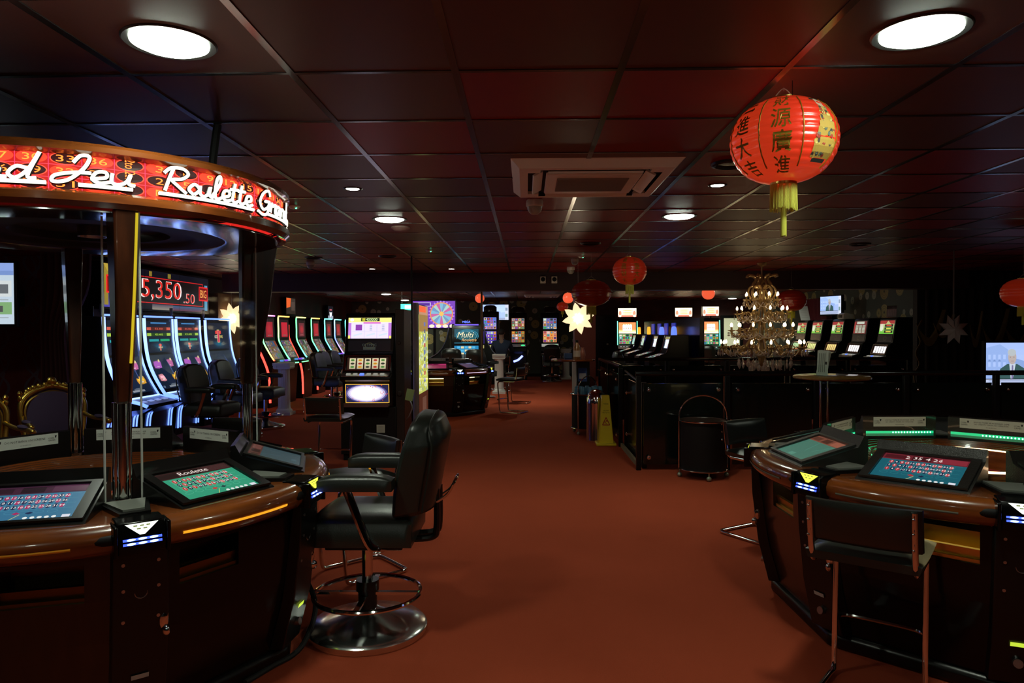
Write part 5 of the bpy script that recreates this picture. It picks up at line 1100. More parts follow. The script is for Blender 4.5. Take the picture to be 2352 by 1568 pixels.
def lantern(label,c,rx,rz,m,tassel=True,glyphs=(),fig=None,cord=True,nr=11,rib=True,gsize=1,group='red silk lanterns'):
    t=thing('paper_lantern',label,'lantern',c,0,group); nv=nr*6
    def prof(u,v,k=0):
        p=PI*(.06+.88*v)-PI/2; rr=rx*math.cos(p)**.85*(1+(.024*abs(math.sin(v*nr*PI))**.7-.018 if rib else 0))+k; a=u*2*PI; rr*=1-.012*(1-abs(math.cos(a*4)))
        return (rr*math.cos(a),rr*math.sin(a),rz*math.sin(p))
    b=MB(); b.grid(lambda u,v:prof(u,v),64,nv); S=b.build('shade',m,t,smooth=60)
    re=rx*math.cos(PI*.06-PI/2)**.85; zt=rz*math.sin(PI*.94-PI/2)
    b=MB()
    for s in (-1,1): b.lathe([(re*.92,s*zt),(re*1.02,s*zt),(re*1.02,s*(zt+.05*rz)),(re*.92,s*(zt+.05*rz))],28)
    b.build('hoop',BRASS,t)
    if cord:
        b=MB(); h=HC-c[2]; b.tube(cr([(-re*.9,0,zt),(0,0,zt+rz*.28),(re*.9,0,zt)],6),.0022,6); b.cyl((0,0,zt+rz*.22),(0,0,h),.0012,n=6); b.build('cord',mat('grey_cord',(.3,.3,.28),.6),t)
    if tassel:
        b=MB(); q=random.Random(1); z0=-zt-.05*rz; L=rz*.62
        for ring,n in ((1.0,70),(.9,50)):
            for k in range(n):
                a=2*PI*k/n; x,y=re*ring*math.cos(a),re*ring*math.sin(a); w=re*.05; l=L*q.uniform(.9,1.04)
                b.tube([(x,y,z0),(x*q.uniform(.97,1.05),y*q.uniform(.97,1.05),z0-l)],w*.55,4)
        z1=z0-L; b.lathe([(re*.98,z0+.004),(re*.98,z0-.03*rz)],28)
        for k in range(16): a=2*PI*k/16; b.tube([(re*.10*math.cos(a),re*.10*math.sin(a),z0),(re*.18*math.cos(a),re*.18*math.sin(a),z1),(re*.19*math.cos(a),re*.19*math.sin(a),z1-rz*.62*q.uniform(.95,1.02))],re*.05,4)
        b.build('tassel',FRINGE,t)
    def wrap(u,v,w): 
        x,y,z=prof((u/rx)/(2*PI),(v/rz+1)/2); k=1+.012; return (x*k,y*k,z)
    if glyphs:
        p=Pan()
        for (ang,chars) in glyphs:
            for k,ch in [(k,ch) for k,ch in enumerate(chars) for _ in range(3)]: jx,jz=rnd.uniform(-.012,.012)*rx,rnd.uniform(-.014,.014)*rz; p.text(ch,R(ang)*rx+jx,rz*(.60-.40*k)+jz,rz*.34*gsize,(1,1,1),0,w=rx*.36*gsize)
        b=p.mb(wrap); b.c=[None]*len(b.c); b.build('gilt_characters',GOLDTXT,S,smooth=0)
    if fig is not None:
        p=Pan(); a=R(fig)*rx; g=(.45,.30,.05)
        qq=random.Random(9)
        p.poly([(a-rx*.10,rz*.42),(a+rx*.10,rz*.42),(a+rx*.27,-rz*.02),(a+rx*.22,-rz*.52),(a-rx*.22,-rz*.52),(a-rx*.27,-rz*.02)],(.55,.34,.05),0) if 0 else [p.rect(a-rx*(.10+.028*min(r,6)),rz*(.42-.10*r)-rz*.1,a+rx*(.10+.028*min(r,6)),rz*(.42-.10*r),(.52,.33,.06),0,8,1) for r in range(9)]
        for k in range(46): r=qq.uniform(0,8.6); wd=rx*(.08+.028*min(r,6)); x=a+qq.uniform(-wd,wd); z=rz*(.40-.10*r); p.disc(x,z,rx*.035,rz*.04,qq.choice([(.40,.05,.03),(.12,.16,.12),(.75,.62,.2),(.62,.45,.1),(.08,.06,.05)]),.6,8)
        p.rect(a-rx*.2,-rz*.56,a+rx*.2,-rz*.49,(.03,.03,.03),0,6,1)
        p.disc(a,rz*.52,rx*.09,rz*.12,(.75,.55,.40),0); p.rect(a-rx*.17,rz*.60,a+rx*.17,rz*.66,(.03,.05,.03),0,6,1)
        p.build('painted_figure',PAPER,S,mapf=wrap)
        b=MB()
        for k in range(8):
            u=k/8; b.tube([tuple(x*1.004 for x in prof(u,.18+.66*i/16)) for i in range(17)],.0028,5)
        b.build('gilt_seam',GOLDTXT,S)
    return t
c=at(1800,325,2.80); lantern('large bright red lantern with gilt characters and yellow tassel, nearest the camera',(c.x,2.80,c.z),.203,.163,LAN,glyphs=((248,'財源廣進'),(202,'日進大吉'),(296-360+360+0,'') ),fig=298,nr=15)
BULB=mat('warm_bulb',(1,1,.7),.4,emit=(1,1,.45),es=14)
c2=at(1820,231,2.72); FL=thing('fairy_light','tiny glowing yellow bulb at the top of the large bright lantern','light',c2); MB().ell((0,0,0),(.012,.012,.016),12,8).build('bulb',BULB,FL); MB().cyl((0,0,.012),(0,0,HC-c2.z-.001),.0015,n=6).build('cord',BLACK,FL)
c=at(1446,622,7.2); lantern('medium red lantern with gilt characters and yellow tassel, in the middle of the photo',(c.x,7.2,c.z),.172,.142,LANM,glyphs=((242,'發喜財利'),(288,'大吉大利')),gsize=.95)
c=at(1358,673,9.0); lantern('dark unlit flattened lantern left of the middle red lantern',(c.x,9.0,c.z),.252,.165,LAND,tassel=True,glyphs=(),nr=9)
c=at(1818,690,10.7); lantern('dark lantern hanging behind the right side of the chandelier',(c.x,10.7,c.z),.215,.16,LAND,nr=9)
c=at(2350,672,7.6); lantern('dull red lantern cut off by the right edge of the photo',(c.x,7.6,c.z),.21,.15,LANM,nr=9)
for px,py,Y,r,l in ((1102,685,15.0,.098,'small glowing round lantern beside the bronze pole'),(1305,684,15.0,.115,'glowing round lantern cut off by the red pillar'),(1292,704,16.0,.13,'small dull red lantern with yellow tassel left of the red pillar'),(1627,673,13.0,.118,'glowing pinkish lantern half hidden by the beam, left of the chandelier')):
    c=at(px,py,Y); lantern(l,(c.x,Y,c.z),r,r*(.98 if Y!=16 else .8),LANS if Y!=16 else LANM,tassel=(Y==16),nr=7,rib=False,group='small lanterns under the far ceiling')
# ------------------------------------------------------------------ star lamps
def star_lamp(label,c,r,rz,floor=False):
    t=thing('star_lamp',label,'lamp',c,rz,'glowing flower star lamps'); m=mat('glowing_petal',(1,.85,.6),.5,emit=(1,.74,.42),es=1.25); m2=mat('glowing_core',(1,.9,.8),.5,emit=(1,.85,.6),es=30)
    for k in range(8):
        a=2*PI*k/8+.2; b=MB(); ca,sa=math.cos(a),math.sin(a)
        pts=[(.12,.10),(.35,.22),(.55,.235),(.78,.15),(1.0,0)]; sec=[]
        vs=[];fs=[]
        for x,w in pts:
            d=.10*(1-x)+.02
            for wx,dz in ((w,0),(0,-d),(-w,0),(0,d)): vs.append((r*(x*ca-wx*sa),r*dz*1.4,r*(x*sa+wx*ca)))
        for i in range(4):
            for j in range(4): fs.append((i*4+j,i*4+(j+1)%4,(i+1)*4+(j+1)%4,(i+1)*4+j))
        b.add(vs,fs).build('petal',m,t,smooth=60)
    MB().ell((0,0,0),(r*.3,r*.2,r*.3),16,10).build('core',m2,t)
    b=MB(); b.tube([(0,0,r*.2),(0.0,0,HC-c[2])],.002,6); b.build('cord',WHITEP,t); return t
c=at(1328,731,9.7); star_lamp('glowing flower shaped star lamp in front of the red pillar',(c.x,9.7,c.z),.222,0)
c=at(532,731,12.1); star_lamp('glowing star lamp on the left by the pilaster, beside the second canopy pillar',(c.x,12.1,c.z),.27,60*Q)
c=at(2190,756,8.6); t=thing('paper_star','unlit white folded paper star hanging on a ribbon before the dark curtain','star',c); r=.19; b=MB()
for k in range(8):
    a=2*PI*k/8+PI/8; a0=a-PI/8; a1=a+PI/8; o=len(b.v); P=lambda an,q,d:(r*q*math.cos(an),d,r*q*math.sin(an)); tip=P(a,1.0,0)
    for s in (-1,1): b.add([(0,s*.035,0),P(a0,.5,s*.004),tip,P(a1,.5,s*.026)],[(0,1,2),(0,2,3)] if s<0 else [(0,2,1),(0,3,2)])
b.build('star_points',mat('white_card',(.52,.44,.42),.7),t,smooth=0); MB().bx(-.008,.008,-.002,.002,.1,HC-c.z).build('ribbon',mat('grey_ribbon',(.16,.16,.17),.6),t)
# ------------------------------------------------------------------ chandelier
cy=10.1; cx=at(1750,700,cy).x; CH=thing('chandelier','tall gilt crystal chandelier with four tiers of candle bulbs, hanging low right of centre','chandelier',(cx,cy,HC))
zp=lambda py: at(1750,py,cy).z-HC; pm=cy/FPX
AMB=mat('amber_crystal',(.58,.40,.19),.12,.35,spec=.9); CRY=mat('clear_crystal',(.85,.74,.70),.08,.15,spec=1.0,coat=1); FLAME=mat('candle_bulb',(1,.9,.7),.4,emit=(1,.78,.42),es=9); CAND=mat('gilt_candle',(.55,.38,.14),.35,.5)
b=MB(); b.lathe([(.0,0),(.07,0),(.06,-.03),(.02,-.05),(.012,-.06),(.012,zp(640)),(.03,zp(648)),(.014,zp(660)),(.028,zp(690)),(.014,zp(720)),(.034,zp(750)),(.016,zp(775)),(.05,zp(800)),(.07,zp(815)),(.04,zp(832)),(.02,zp(840)),(0,zp(842))],20); b.build('stem',AMB,CH)
for k in range(8):
    a=2*PI*k/8+.2; b=MB(); q=[(.05,zp(662)),(.13,zp(655)),(.085,zp(642)),(.12,zp(634)),(.20,zp(632)),(.215,zp(637))]
    b.tube(cr([(x*math.cos(a),x*math.sin(a),z) for x,z in q],4),.017,6).build('crown_leaf',AMB,CH)
    b=MB(); q=[(.04,zp(655)),(.15,zp(658)),(.185,zp(672)),(.13,zp(688)),(.05,zp(696))]; b.tube(cr([(x*math.cos(a+.3),x*math.sin(a+.3),z) for x,z in q],4),.014,6).build('basket_scroll',AMB,CH)
_cd={}
def share(key,f):
    if key not in _cd: _cd[key]=f()
    return _cd[key]
tiers=((8,.225,690,655),(10,.335,722,690),(12,.425,760,725),(14,.555,799,765))
dish=share('dish',lambda:MB().lathe([(0,-.006),(.02,-.006),(.045,.006),(.052,.016),(.046,.014),(.02,.0),(0,0)],14).mesh('drip_dish',[AMB]))
cand=share('cand',lambda:MB().cyl((0,0,.0),(0,0,.062),.010,n=8).mesh('candle',[CAND])); bulb=share('bulb',lambda:MB().lathe([(0,.060),(.011,.064),(.017,.082),(.013,.100),(.004,.118),(0,.120)],10).mesh('bulb',[FLAME]))
drop=share('drop',lambda:MB().lathe([(0,0),(.003,-.004),(.003,-.014),(.010,-.024),(.006,-.036),(.015,-.062),(.011,-.082),(0,-.10)],6).mesh('crystal_drop',[CRY],0)); bead=share('bead',lambda:MB().lathe([(0,0),(.006,-.008),(0,-.016),(.007,-.026),(0,-.036),(.008,-.050),(0,-.064)],6).mesh('bead_chain',[CRY],0))
nd=0
for ti,(n,r,pd,pr) in enumerate(tiers):
    z=zp(pd); zr=zp(pr+20)
    arm=MB().tube(cr([(.03,0,zr),(r*.25,0,zr+.05),(r*.5,0,z-.05),(r*.78,0,z-.085),(r*.97,0,z-.05),(r,0,z-.004)],5),.013,7).tube(cr([(r*.45,0,z-.045),(r*.62,0,z+.03),(r*.78,0,z+.02),(r*.74,0,z-.03)],4),.009,6).mesh('arm',[AMB])
    for k in range(n):
        a=2*PI*(k+.37*ti+.15)/n; A_=link('arm',arm,CH,rotz=a); link('drip_dish',dish,A_,loc=(r,0,z))
        c=link('candle',cand,CH,loc=(r*math.cos(a),r*math.sin(a),z)); link('bulb',bulb,c)
        for j in range(2):
            if nd<100:
                o=link('crystal_drop' if ti==3 else 'bead_chain',drop if ti==3 else bead,CH,loc=((r+.04)*math.cos(a+(j-.5)*.14),(r+.04)*math.sin(a+(j-.5)*.14),z-.012)); nd+=1
    for q2,dz in ((.80,.10),(.97,.075)): MB().tube([((r*q2)*math.cos(q_),(r*q2)*math.sin(q_),z-.02-dz*abs(math.sin(q_*n/2+q2*9))) for q_ in [2*PI*i/120 for i in range(120)]],.006,5,True).build('bead_garland',CRY,CH,smooth=0)
    if ti: MB().tube([((r*.62)*math.cos(q_),(r*.62)*math.sin(q_),z-.05-.04*abs(math.sin(q_*n/2))) for q_ in [2*PI*i/96 for i in range(96)]],.008,5,True).build('bead_garland',CRY,CH,smooth=0)
rn=random.Random(4)
for k in range(40):
    a=2*PI*k/40*2.0+.1; rr=.10+.30*(k/40); o=link('crystal_drop',drop,CH,loc=(rr*math.cos(a),rr*math.sin(a),zp(836)+.10*(k/40)+.02*rn.random()),rotz=a); s=1.15+.5*rn.random(); o.scale=(s,s,s)
link('crystal_drop',drop,CH,loc=(0,0,zp(841))).scale=(1.6,1.6,1.4)
# ------------------------------------------------------------------ balustrades
PANEL=mat('black_glass_panel',(.004,.006,.005),.16,coat=.3); POSTM=mat('black_post',(.008,.008,.009),.3,.4)
def balustrade(label,p0,p1,n,h=1.0,ends=True):
    p0=Vector(p0);p1=Vector(p1); L=(p1-p0).length; t=thing('balustrade',label,'balustrade',(p0.x,p0.y,0),math.atan2(p1.y-p0.y,p1.x-p0.x),'black panel balustrades')
    b=MB(); b.cyl((-.03,0,h),(L+.03,0,h),.026,n=14); b.build('handrail',mat('dark_rail',(.03,.03,.03),.15,.8),t)
    for i in range(n+1):
        b=MB(); x=L*i/n; b.bx(x-.025,x+.025,-.025,.025,0,h-.02); b.build('post',POSTM,t,bevel=.004)
    st=share('stud',lambda:MB().cyl((0,0,0),(0,-.022,0),.013,n=12).lathe([(0,0),(0,0)],3).cyl((0,-.022,0),(0,-.034,0),.024,.020,n=18).ell((0,-.034,0),(.012,.008,.012),10,6).mesh('standoff_stud',[CHROME]))
    for i in range(n):
        x0=L*i/n+.05; x1=L*(i+1)/n-.05; o=MB().bx(x0,x1,-.012,-.002,.06,h-.10).build('panel',PANEL,t)
        for x in (x0+.05,x1-.05):
            for z in (.135,h-.165): link('standoff_stud',st,o,loc=(x,-.012,z))
    return t
zc=7.36; k=.915
balustrade('long black balustrade facing the camera, from the corner on the aisle to the right',(1.16,zc,0),(1.16+k*6,zc,0),6)
balustrade('black balustrade running back along the aisle behind the yellow cone',(1.15,11.1,0),(1.17,8.85,0),2)
balustrade('rear black balustrade in front of the slot machine rows, behind the chandelier',(1.25,11.05,0),(1.25+.93*5,11.05,0),5)
t=thing('gate_panel','low black panel recessed between the two aisle balustrades','panel',(1.24,8.80,0),-PI/2); MB().bx(.05,1.30,-.01,.0,.07,.86).build('panel',PANEL,t)
for x,z in ((.25,.70),(1.05,.70),(.25,.2),(1.05,.2)): link('standoff_stud',share('stud',None),t,loc=(x,-.010,z))
b=MB(); b.bx(.0,.05,-.03,.02,0,.90); b.bx(1.30,1.35,-.03,.02,0,.90); b.bx(.05,1.30,-.02,.005,.0,.07); b.tube([(.0,-.02,.95),(.35,-.02,.93),(1.30,-.02,.88)],.012,8); b.build('gate_frame',POSTM,t)
b=MB(); b.bx(1.165,1.195,7.5,8.8,0,.05); tag(b.build('kick_board',mat('beige_board',(.26,.22,.14),.7)),'narrow beige board on the carpet at the foot of the aisle balustrade','board')
# ------------------------------------------------------------------ hoop stands, bin, cone
def hoop_stand(label,x,y,rz=0):
    t=thing('hoop_stand',label,'stand',(x,y,0),rz,'black drum stands with chrome hoop'); r=.235
    MB().lathe([(0,.09),(r-.012,.09),(r-.012,.545),(r*.9,.555),(0,.555)],40).build('drum',BLACKM,t)
    b=MB()
    for z in (.085,.56): b.tube([(r*math.cos(a),r*math.sin(a),z) for a in [2*PI*i/48 for i in range(48)]],.008,8,True)
    for s in (-1,1): b.cyl((s*r,0,.085),(s*r,0,.60),.008,n=8)
    b.tube([(r*math.cos(PI*i/24),0,.60+.205*math.sin(PI*i/24)) for i in range(25)],.008,8); b.build('chrome_hoop',CHROME,t)
    MB().lathe([(0,.557),(r-.02,.557),(r-.014,.566)],36).build('tray_top',mat('brown_tray',(.045,.022,.016),.4),t)
    for k in range(4): a=PI/2*k+PI/4*0; b=MB(); b.ell((0,0,.024),.024,14,8); b.cyl((0,0,.04),(0,0,.085),.006,n=8); b.build('caster',mat('caster_green',(.35,.40,.30),.25,.5),t,loc=(r*.98*math.cos(a),r*.98*math.sin(a),0))
    return t
p=onz(1607,1088,0); hoop_stand('black drum stand with tall chrome hoop on ball feet, in front of the long balustrade',p.x,7.02)
hx,hy=.86,10.0; hoop_stand('black drum stand carrying upturned blue tumblers, behind the steel bin',hx,hy,.9)
BLUEC=mat('blue_tumbler_plastic',(.09,.28,.45),.25,spec=.7); tum=share('tum',lambda:MB().lathe([(.040,0),(.036,.05),(.028,.10),(.024,.105),(0,.105)],12).mesh('tumbler',[BLUEC]))
for i,(dx,dy) in enumerate(((-.16,-.08),(-.075,-.15),(.02,-.17),(.11,-.13),(.17,-.05),(-.10,-.03),(-.01,-.06),(.08,-.02),(-.13,.08),(.0,.07),(.12,.08))):
    o=link('tumbler',tum,loc=(hx+dx,hy+dy,.563)); tag(o,'upturned blue tumbler on the black drum stand by the bar counter','cup','blue tumblers on the drum stand')
p=onz(1372,1017,0); t=thing('steel_bin','polished steel bin with domed lid, left of the yellow cone','bin',(p.x,p.y+.12,0))
MB().lathe([(0,0),(.130,0),(.132,.02),(.130,.03),(.130,.50)],40).build('bin_body',CHROME,t); MB().lathe([(.133,.50),(.133,.53),(.124,.58),(.10,.635),(.065,.67),(0,.69)],40).build('domed_lid',CHROME,t); MB().box((.09,-.078,.575),(.10,.05,.07),rot=(.4,0,.7)).build('flap',STEEL,t)
p=onz(1393,1024,0); t=thing('wet_floor_cone','yellow four sided wet floor cone with red warning triangle','cone',(p.x,p.y+.11,0)); Yc=mat('yellow_plastic',(.80,.58,.012),.4)
b=MB(); b.prism([(-.125,-.125),(.125,-.125),(.125,.125),(-.125,.125)],0,.035,'z'); b.build('cone_base',Yc,t,bevel=.01)
A=.092;B=.046; b=MB(); b.add([(x*A,y*A,.03) for x,y in ((-1,-1),(1,-1),(1,1),(-1,1))]+[(x*B,y*B,.63) for x,y in ((-1,-1),(1,-1),(1,1),(-1,1))],[(0,1,5,4),(1,2,6,5),(2,3,7,6),(3,0,4,7),(4,5,6,7),(3,2,1,0)]); o=b.build('cone_body',Yc,t,bevel=.006)
q=Pan(); q.text('WARNING',0,.19,.016,(.05,.02,.0),0,w=.06); q.text('CAUTION',0,.105,.016,(.04,.02,.0),0,w=.07); q.text('WET FLOOR',0,.08,.016,(.04,.02,.0),0,w=.088)
rd=(.42,.02,.01); tr=[(-.045,-.075),(.045,-.075),(0,.02)]
for i in range(3): q.line([tr[i],tr[(i+1)%3]],.011,rd,0)
q.disc(.004,-.022,.007,.007,rd,0); q.line([(.0,-.028),(-.012,-.045),(.008,-.058)],.007,rd,0); q.line([(-.012,-.045),(-.026,-.035)],.005,rd,0); q.line([(.0,-.03),(.018,-.028)],.005,rd,0); q.line([(-.03,-.062),(.02,-.066)],.004,rd,0)
q.build('warning_print',PAPER,o,M=frameM((0,-.0705,.335),(1,0,0),(0,.046/.6,1)))
# ------------------------------------------------------------------ bar counter, bottle, cups, pedestal
zt=onz(1315,826,0).z; zt=at(1315,826,10.3).z; xl=at(1265,826,10.6).x; xr=at(1366,826,10.6).x
t=thing('bar_counter','high bar counter with wooden top and grey edged black cabinet against the red pillar','counter',((xl+xr)/2,10.6,0)); hw=(xr-xl)/2
pts=[(hw*math.cos(2*PI*i/36),.34*math.sin(2*PI*i/36)) for i in range(36)]
MB().prism(pts,zt-.03,zt+.0,'z').build('counter_top',WOOD,t,bevel=.008)
x0=at(1325,900,10.45).x-(xl+xr)/2; MB().bx(x0,x0+.19,-.15,.80,0,zt-.03).build('cabinet',BLACK,t,bevel=.004); MB().bx(x0-.012,x0,-.14,.78,.02,zt-.04).build('side_panel',mat('grey_laminate',(.42,.43,.43),.5),t)
q=Pan(); q.rect(-.065,-.10,.065,.10,(.03,.08,.28),0); q.rect(-.05,-.06,.05,.02,(.45,.5,.55),1); q.build('poster',PAPER,t,M=frameM((x0+.085,-.152,.80),(1,0,0),(0,0,1)))
p=at(1325,831,10.45); t=thing('sauce_bottle','brown plastic bottle with dark cap standing on the bar counter','bottle',(p.x,10.45,zt))
MB().lathe([(0,.0),(.05,0),(.052,.01),(.052,.15),(.045,.19),(.022,.235),(.020,.255)],20).build('body',mat('bottle_brown',(.22,.10,.03),.25,spec=.7),t); MB().lathe([(.02,.245),(.023,.25),(.022,.285),(0,.287)],16).build('cap',BLACK,t); MB().lathe([(.0528,.04),(.0528,.13)],20).build('label',mat('bottle_label',(.45,.40,.34),.6),t)
p=at(1305,823,10.75); t=thing('blue_box','small translucent blue box on the bar counter left of the bottle','box',(p.x,10.75,zt)); MB().bx(-.06,.06,-.05,.05,0,.085).build('body',mat('blue_plastic',(.03,.08,.22),.3),t,bevel=.01)
p=at(1338,822,10.72); t=thing('pink_vase','small dark vase with pink side behind the bottle on the bar counter','vase',(p.x,10.72,zt)); MB().lathe([(0,0),(.03,0),(.045,.05),(.04,.11),(.022,.15),(.025,.17)],18).build('body',mat('pink_ceramic',(.35,.12,.08),.4),t)
p=onz(1298,868,0); t=thing('white_pedestal','white fluted column pedestal against the dandelion wall','pedestal',(p.x,21.2,0))
b=MB(); n=40; prf=[(.115,.10),(.105,.14),(.10,.78),(.11,.80)]; vs=[];fs=[]
for i in range(n):
    a=2*PI*i/n; k=1 if i%2 else .93
    for r,z in prf: vs.append((r*k*math.cos(a),r*k*math.sin(a),z))
for i in range(n):
    j=(i+1)%n
    for q_ in range(3): fs.append((i*4+q_,j*4+q_,j*4+q_+1,i*4+q_+1))
b.add(vs,fs).build('shaft',WHITEP,t); b=MB(); b.bx(-.15,.15,-.15,.15,0,.05); b.lathe([(.14,.05),(.14,.08),(.115,.11)],28); b.build('base',WHITEP,t); b=MB(); b.bx(-.15,.15,-.15,.15,.86,.91)
for s in (-1,1): b.cyl((s*.115,-.13,.835),(s*.115,.13,.835),.035,n=14)
b.bx(-.11,.11,-.12,.12,.80,.86); b.build('capital',WHITEP,t)
PD=t
dup(PD,(-4.25,12.3,0),0,'white pedestal standing among the chairs by the rainbow slot machines')
dup(PD,(-.64,16.4,0),0,'white pedestal behind the stool at the far roulette table')
# ------------------------------------------------------------------ high round table with leaflets
zt=at(1910,862,6.5).z; p=at(1910,862,6.5); t=thing('round_bar_table','high round wooden table on slim posts in front of the balustrade, right of the chandelier','table',(p.x,6.5,0))
MB().lathe([(0,zt),(.318,zt),(.330,zt-.010),(.330,zt-.022),(.318,zt-.032),(0,zt-.032)],56).build('table_top',mat('oak_top',(.22,.12,.035),.3,coat=.4,noise=(5,(.14,.07,.02),(1,8,1))),t)
b=MB()
for dx in (-.10,-.035): b.cyl((dx,0,.03),(dx,0,zt-.03),.014,n=10)
b.build('post',CHROME,t); MB().lathe([(0,0),(.24,0),(.24,.012),(.05,.035),(0,.036)],36,(-.07,0,0)).build('base',BLACK,t)
p=at(1886,860,6.45); H=thing('leaflet_holder','clear acrylic holder on the round bar table','holder',(p.x,6.45,zt),-.12)
b=MB(); b.bx(-.055,.055,-.035,-.031,0,.10); b.bx(-.055,.055,.031,.035,0,.13); b.bx(-.055,-.051,-.031,.031,0,.10); b.bx(.051,.055,-.031,.031,0,.10); b.bx(-.055,.055,-.035,.035,0,.004); b.build('holder_body',GLASS,H,smooth=0)
for k in range(4):
    q=Pan(); q.rect(-.047,0,.047,.225,(.72,.80,.70),0)
    for c in range(4): q.rect(-.035+.016*c,.03,-.028+.016*c,.20,(.30,.34,.29),1)
    q.rect(.018,.10,.036,.125,(.06,.07,.06),2); 
    o=thing('leaflet',['front printed leaflet in the acrylic holder','second leaflet in the acrylic holder, slightly fanned','third leaflet in the acrylic holder, fanned right','rear leaflet in the acrylic holder, fanned furthest right'][k],'leaflet',(p.x+.003*k,6.425+.014*k,zt+.005),-.12,'leaflets in the acrylic holder')
    MB().bx(-.047,.047,.0005,.003,0,.225).build('sheet',WHITEP,o); q.build('print',PAPER,o); o.rotation_euler=(-.02,.04+.05*k,-.12)
# ------------------------------------------------------------------ curtains
VELV=mat('dark_red_velvet',(.055,.008,.010),.8); VELB=mat('black_velvet',(.012,.007,.008),.85); SWAG=mat('old_gold_trim',(.16,.10,.035),.7); VELR=mat('wine_velvet',(.16,.015,.03),.8)
def drape(label,pts,z0,z1,m,folds,amp,tie=None,name='curtain'):
    P=[Vector((x,y,0)) for x,y in pts]
    def fn(u,v):
        k=u*(len(P)-1); i=min(int(k),len(P)-2); p=P[i].lerp(P[i+1],k-i); d=(P[-1]-P[0]).normalized(); n=Vector((d.y,-d.x,0)); z=z0+(z1-z0)*v; s=1.0
        q=u
        if tie is not None:
            zt_,pull,side=tie; f=math.exp(-((z-zt_)/.35)**2)*pull if z>zt_ else (1-.35*min(1,(zt_-z)/1.2))*pull
            q=u*(1-f) if side<0 else 1-(1-u)*(1-f); p=P[0].lerp(P[-1],q)
        return p+n*(amp*math.sin(u*folds*2*PI)+amp*.4*math.sin(u*folds*5.3+1))+Vector((0,0,z))
    o=MB().slab(lambda u,v:(fn(u,v),fn(u,v)+Vector((0,.012,0))),folds*10,20).build(name,m,smooth=70); tag(o,label,'curtain'); return o
drape('dark red tied back curtain between the damask wall and the blue slot machines',((-5.56,8.02),(-4.97,7.97)),.02,2.36,VELV,7,.035,tie=(1.45,.45,-1))
drape('wide black curtain along the right end wall, behind the white paper star',((6.52,11.72),(9.5,11.72)),.02,2.38,VELB,20,.035)
o=drape('wine red curtain on the right wall, beside the small wall television',((7.0,16.4),(6.95,18.0)),.1,2.2,VELR,7,.035,tie=(1.2,.5,-1))
sw=thing('curtain_swag','old gold swag trim across the black curtain on the right','trim',(0,11.60,0))
for px,w,d,py in ((2134,60,34,742),(2165,44,22,742),(2240,26,34,745),(2283,56,40,745),(2340,70,42,742)):
    a=at(px-w/2,py,11.6); c=at(px+w/2,py,11.6); dz=d*11.6/FPX; b=MB()
    b.slab(lambda u,v,a=a,c=c,dz=dz:((a.x+(c.x-a.x)*(u+.15*(1-v)*(u-.2)),-.02,a.z-dz*(1-(2*u-1)**2)*(1 if u<.5 else 1)-dz*.55*v*(math.sin(PI*u)) + dz*.9*max(0,u-.5)*2*(1-v)),(a.x+(c.x-a.x)*u,.0,a.z-dz*(1-(2*u-1)**2)-dz*.55*v*math.sin(PI*u)+dz*.9*max(0,u-.5)*2*(1-v))),12,4); b.build('swag',SWAG,sw)
pts=[at(px,py,11.6) for px,py in ((2118,735),(2108,760),(2115,785),(2104,810),(2112,835),(2100,860),(2104,885))]
MB().tube(cr([(p.x,0,p.z) for p in pts],5),.035,8,flat=.35).build('cascade_trim',SWAG,sw)
# ------------------------------------------------------------------ the person in blue
PY=18.2; pc=at(1152,770,PY); PX=pc.x; SKIN=mat('skin',(.38,.22,.15),.5); SHIRT=mat('navy_shirt',(.035,.055,.11),.8); TROU=mat('dark_trousers',(.012,.012,.016),.8); HAIR=mat('dark_grey_hair',(.03,.028,.026),.7)
stl=dup(S1,(PX+.02,PY,0),185*Q,'cantilever stool the person in blue is sitting on','black cantilever stools')
T=thing('person','person in a dark blue shirt seated with their back to the camera','person',(PX,PY,0),-4*Q)
def skin(name,chains,m,par):
    verts=[];edges=[];rad=[];idx={}
    for ch in chains:
        prev=None
        for nm,co,r in ch:
            if nm in idx: i=idx[nm]
            else: idx[nm]=i=len(verts); verts.append(co); rad.append(r)
            if prev is not None: edges.append((prev,i))
            prev=i
    me=bpy.data.meshes.new(name); me.from_pydata(verts,edges,[]); me.materials.append(m); o=bpy.data.objects.new(name,me); COL.objects.link(o); o.parent=par
    sm=o.modifiers.new('skin','SKIN'); sm.use_smooth_shade=True
    for i,v in enumerate(me.skin_vertices[0].data): v.radius=(rad[i] if isinstance(rad[i],tuple) else (rad[i],rad[i])); v.use_root=(i==0)
    s=o.modifiers.new('sub','SUBSURF'); s.levels=s.render_levels=2; return o
def limb(s,k=0):
    a=[('p',(0,0,.70),(.15,.11)),('w',(0,.02,.90),(.14,.10)),('c',(0,.03,1.08),(.175,.115)),('n0',(0,.035,1.20),(.11,.08)),('n',(0,.03,1.27),.052),('h0',(-.005,.04,1.33),.07),('h1',(-.01,.05,1.40),(.078,.092)),('h2',(-.01,.045,1.455),(.068,.080))]
    arms=[[('c',None,0),('s%d'%q,(q*.20,.03,1.14),.062),('e%d'%q,(q*.26,.16,.93),.045),('wr%d'%q,(q*.17,.38,.95),.030),('hd%d'%q,(q*.15,.46,.95),(.040,.02)),('f%d'%q,(q*.14,.54,.94),.016)] for q in (-1,1)]
    legs=[[('p',None,0),('hp%d'%q,(q*.10,.06,.69),.095),('k%d'%q,(q*.13,.44,.66),.068),('an%d'%q,(q*.12,.40,.28),.042),('ft%d'%q,(q*.12,.52,.25),.036)] for q in (-1,1)]
    return a,arms,legs
a,arms,legs=limb(1)
BODY=skin('body',[a]+arms+legs,SKIN,T)
g=1.13
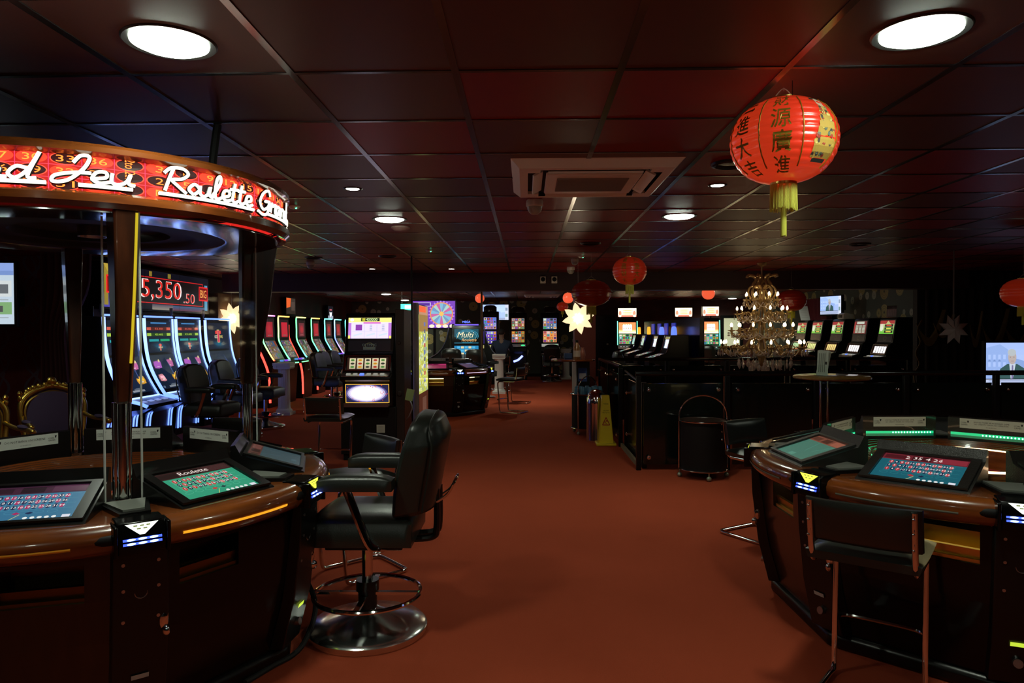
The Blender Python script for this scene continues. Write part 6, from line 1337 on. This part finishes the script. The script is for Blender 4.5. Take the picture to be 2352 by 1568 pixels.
sh=[[('p',(0,0,.72),(.168,.125)),('w',(0,.02,.90),(.16,.118)),('c',(0,.03,1.08),(.195,.13)),('n0',(0,.035,1.205),(.12,.09)),('n1',(0,.034,1.262),.066)]]+[[('c',None,0),('s%d'%q,(q*.20,.03,1.14),.075),('e%d'%q,(q*.26,.16,.93),.056),('wr%d'%q,(q*.18,.35,.95),.042)] for q in (-1,1)]
skin('shirt',sh,SHIRT,T)
skin('trousers',[[('p',(0,.0,.70),(.165,.12))]+[('hp1',(.10,.06,.69),.108),('k1',(.13,.44,.66),.082),('an1',(.12,.41,.33),.058)],[('p',None,0),('hp-1',(-.10,.06,.69),.108),('k-1',(-.13,.44,.66),.082),('an-1',(-.12,.41,.33),.058)]],TROU,T)
MB().ell((-.01,.025,1.425),(.088,.098,.085),20,12).build('hair',HAIR,T,smooth=80)
b=MB()
for s in (-1,1): b.ell((-.01+s*.083,.06,1.395),(.012,.02,.03),10,8)
b.ell((-.01,.145,1.385),(.014,.022,.02),10,8); b.build('face_detail',SKIN,T,smooth=80)
for s in (-1,1):
    for k in range(5):
        x=s*(.125+.011*k); MB().tube([(x,.47,.952),(x+.002*s,.51,.955),(x+.003*s,.545-.006*abs(k-2),.945)],[.0085,.008,.006],6).build('finger',SKIN,BODY) if k<4 else MB().tube([(s*.115,.43,.952),(s*.095,.46,.95),(s*.09,.485,.945)],[.010,.009,.007],6).build('thumb',SKIN,BODY)
# ------------------------------------------------------------------ light, world, camera
w=bpy.data.worlds.new('world'); SC.world=w; w.use_nodes=True; w.node_tree.nodes['Background'].inputs['Color'].default_value=(.5,.45,.5,1); w.node_tree.nodes['Background'].inputs['Strength'].default_value=.0
cam=bpy.data.cameras.new('camera'); cam.sensor_width=36; cam.lens=FPX/2352*36; cam.clip_start=.05; cam.clip_end=200
co=bpy.data.objects.new('camera',cam); COL.objects.link(co); co.matrix_world=Matrix(((RT.x,UP.x,-FW.x,0),(RT.y,UP.y,-FW.y,0),(RT.z,UP.z,-FW.z,1.45),(0,0,0,1))); SC.camera=co
vs=SC.view_settings; vs.view_transform='Standard'; vs.look='None'; vs.gamma=1; vs.use_curve_mapping=False; vs.exposure=0
SC.cycles.max_bounces=5; SC.cycles.diffuse_bounces=3; SC.cycles.glossy_bounces=3; SC.cycles.transmission_bounces=3; SC.cycles.transparent_max_bounces=8; SC.cycles.use_adaptive_sampling=True; SC.cycles.adaptive_threshold=.06; SC.cycles.adaptive_min_samples=16; SC.cycles.use_denoising=True; SC.cycles.sample_clamp_indirect=6; SC.cycles.sample_clamp_direct=0
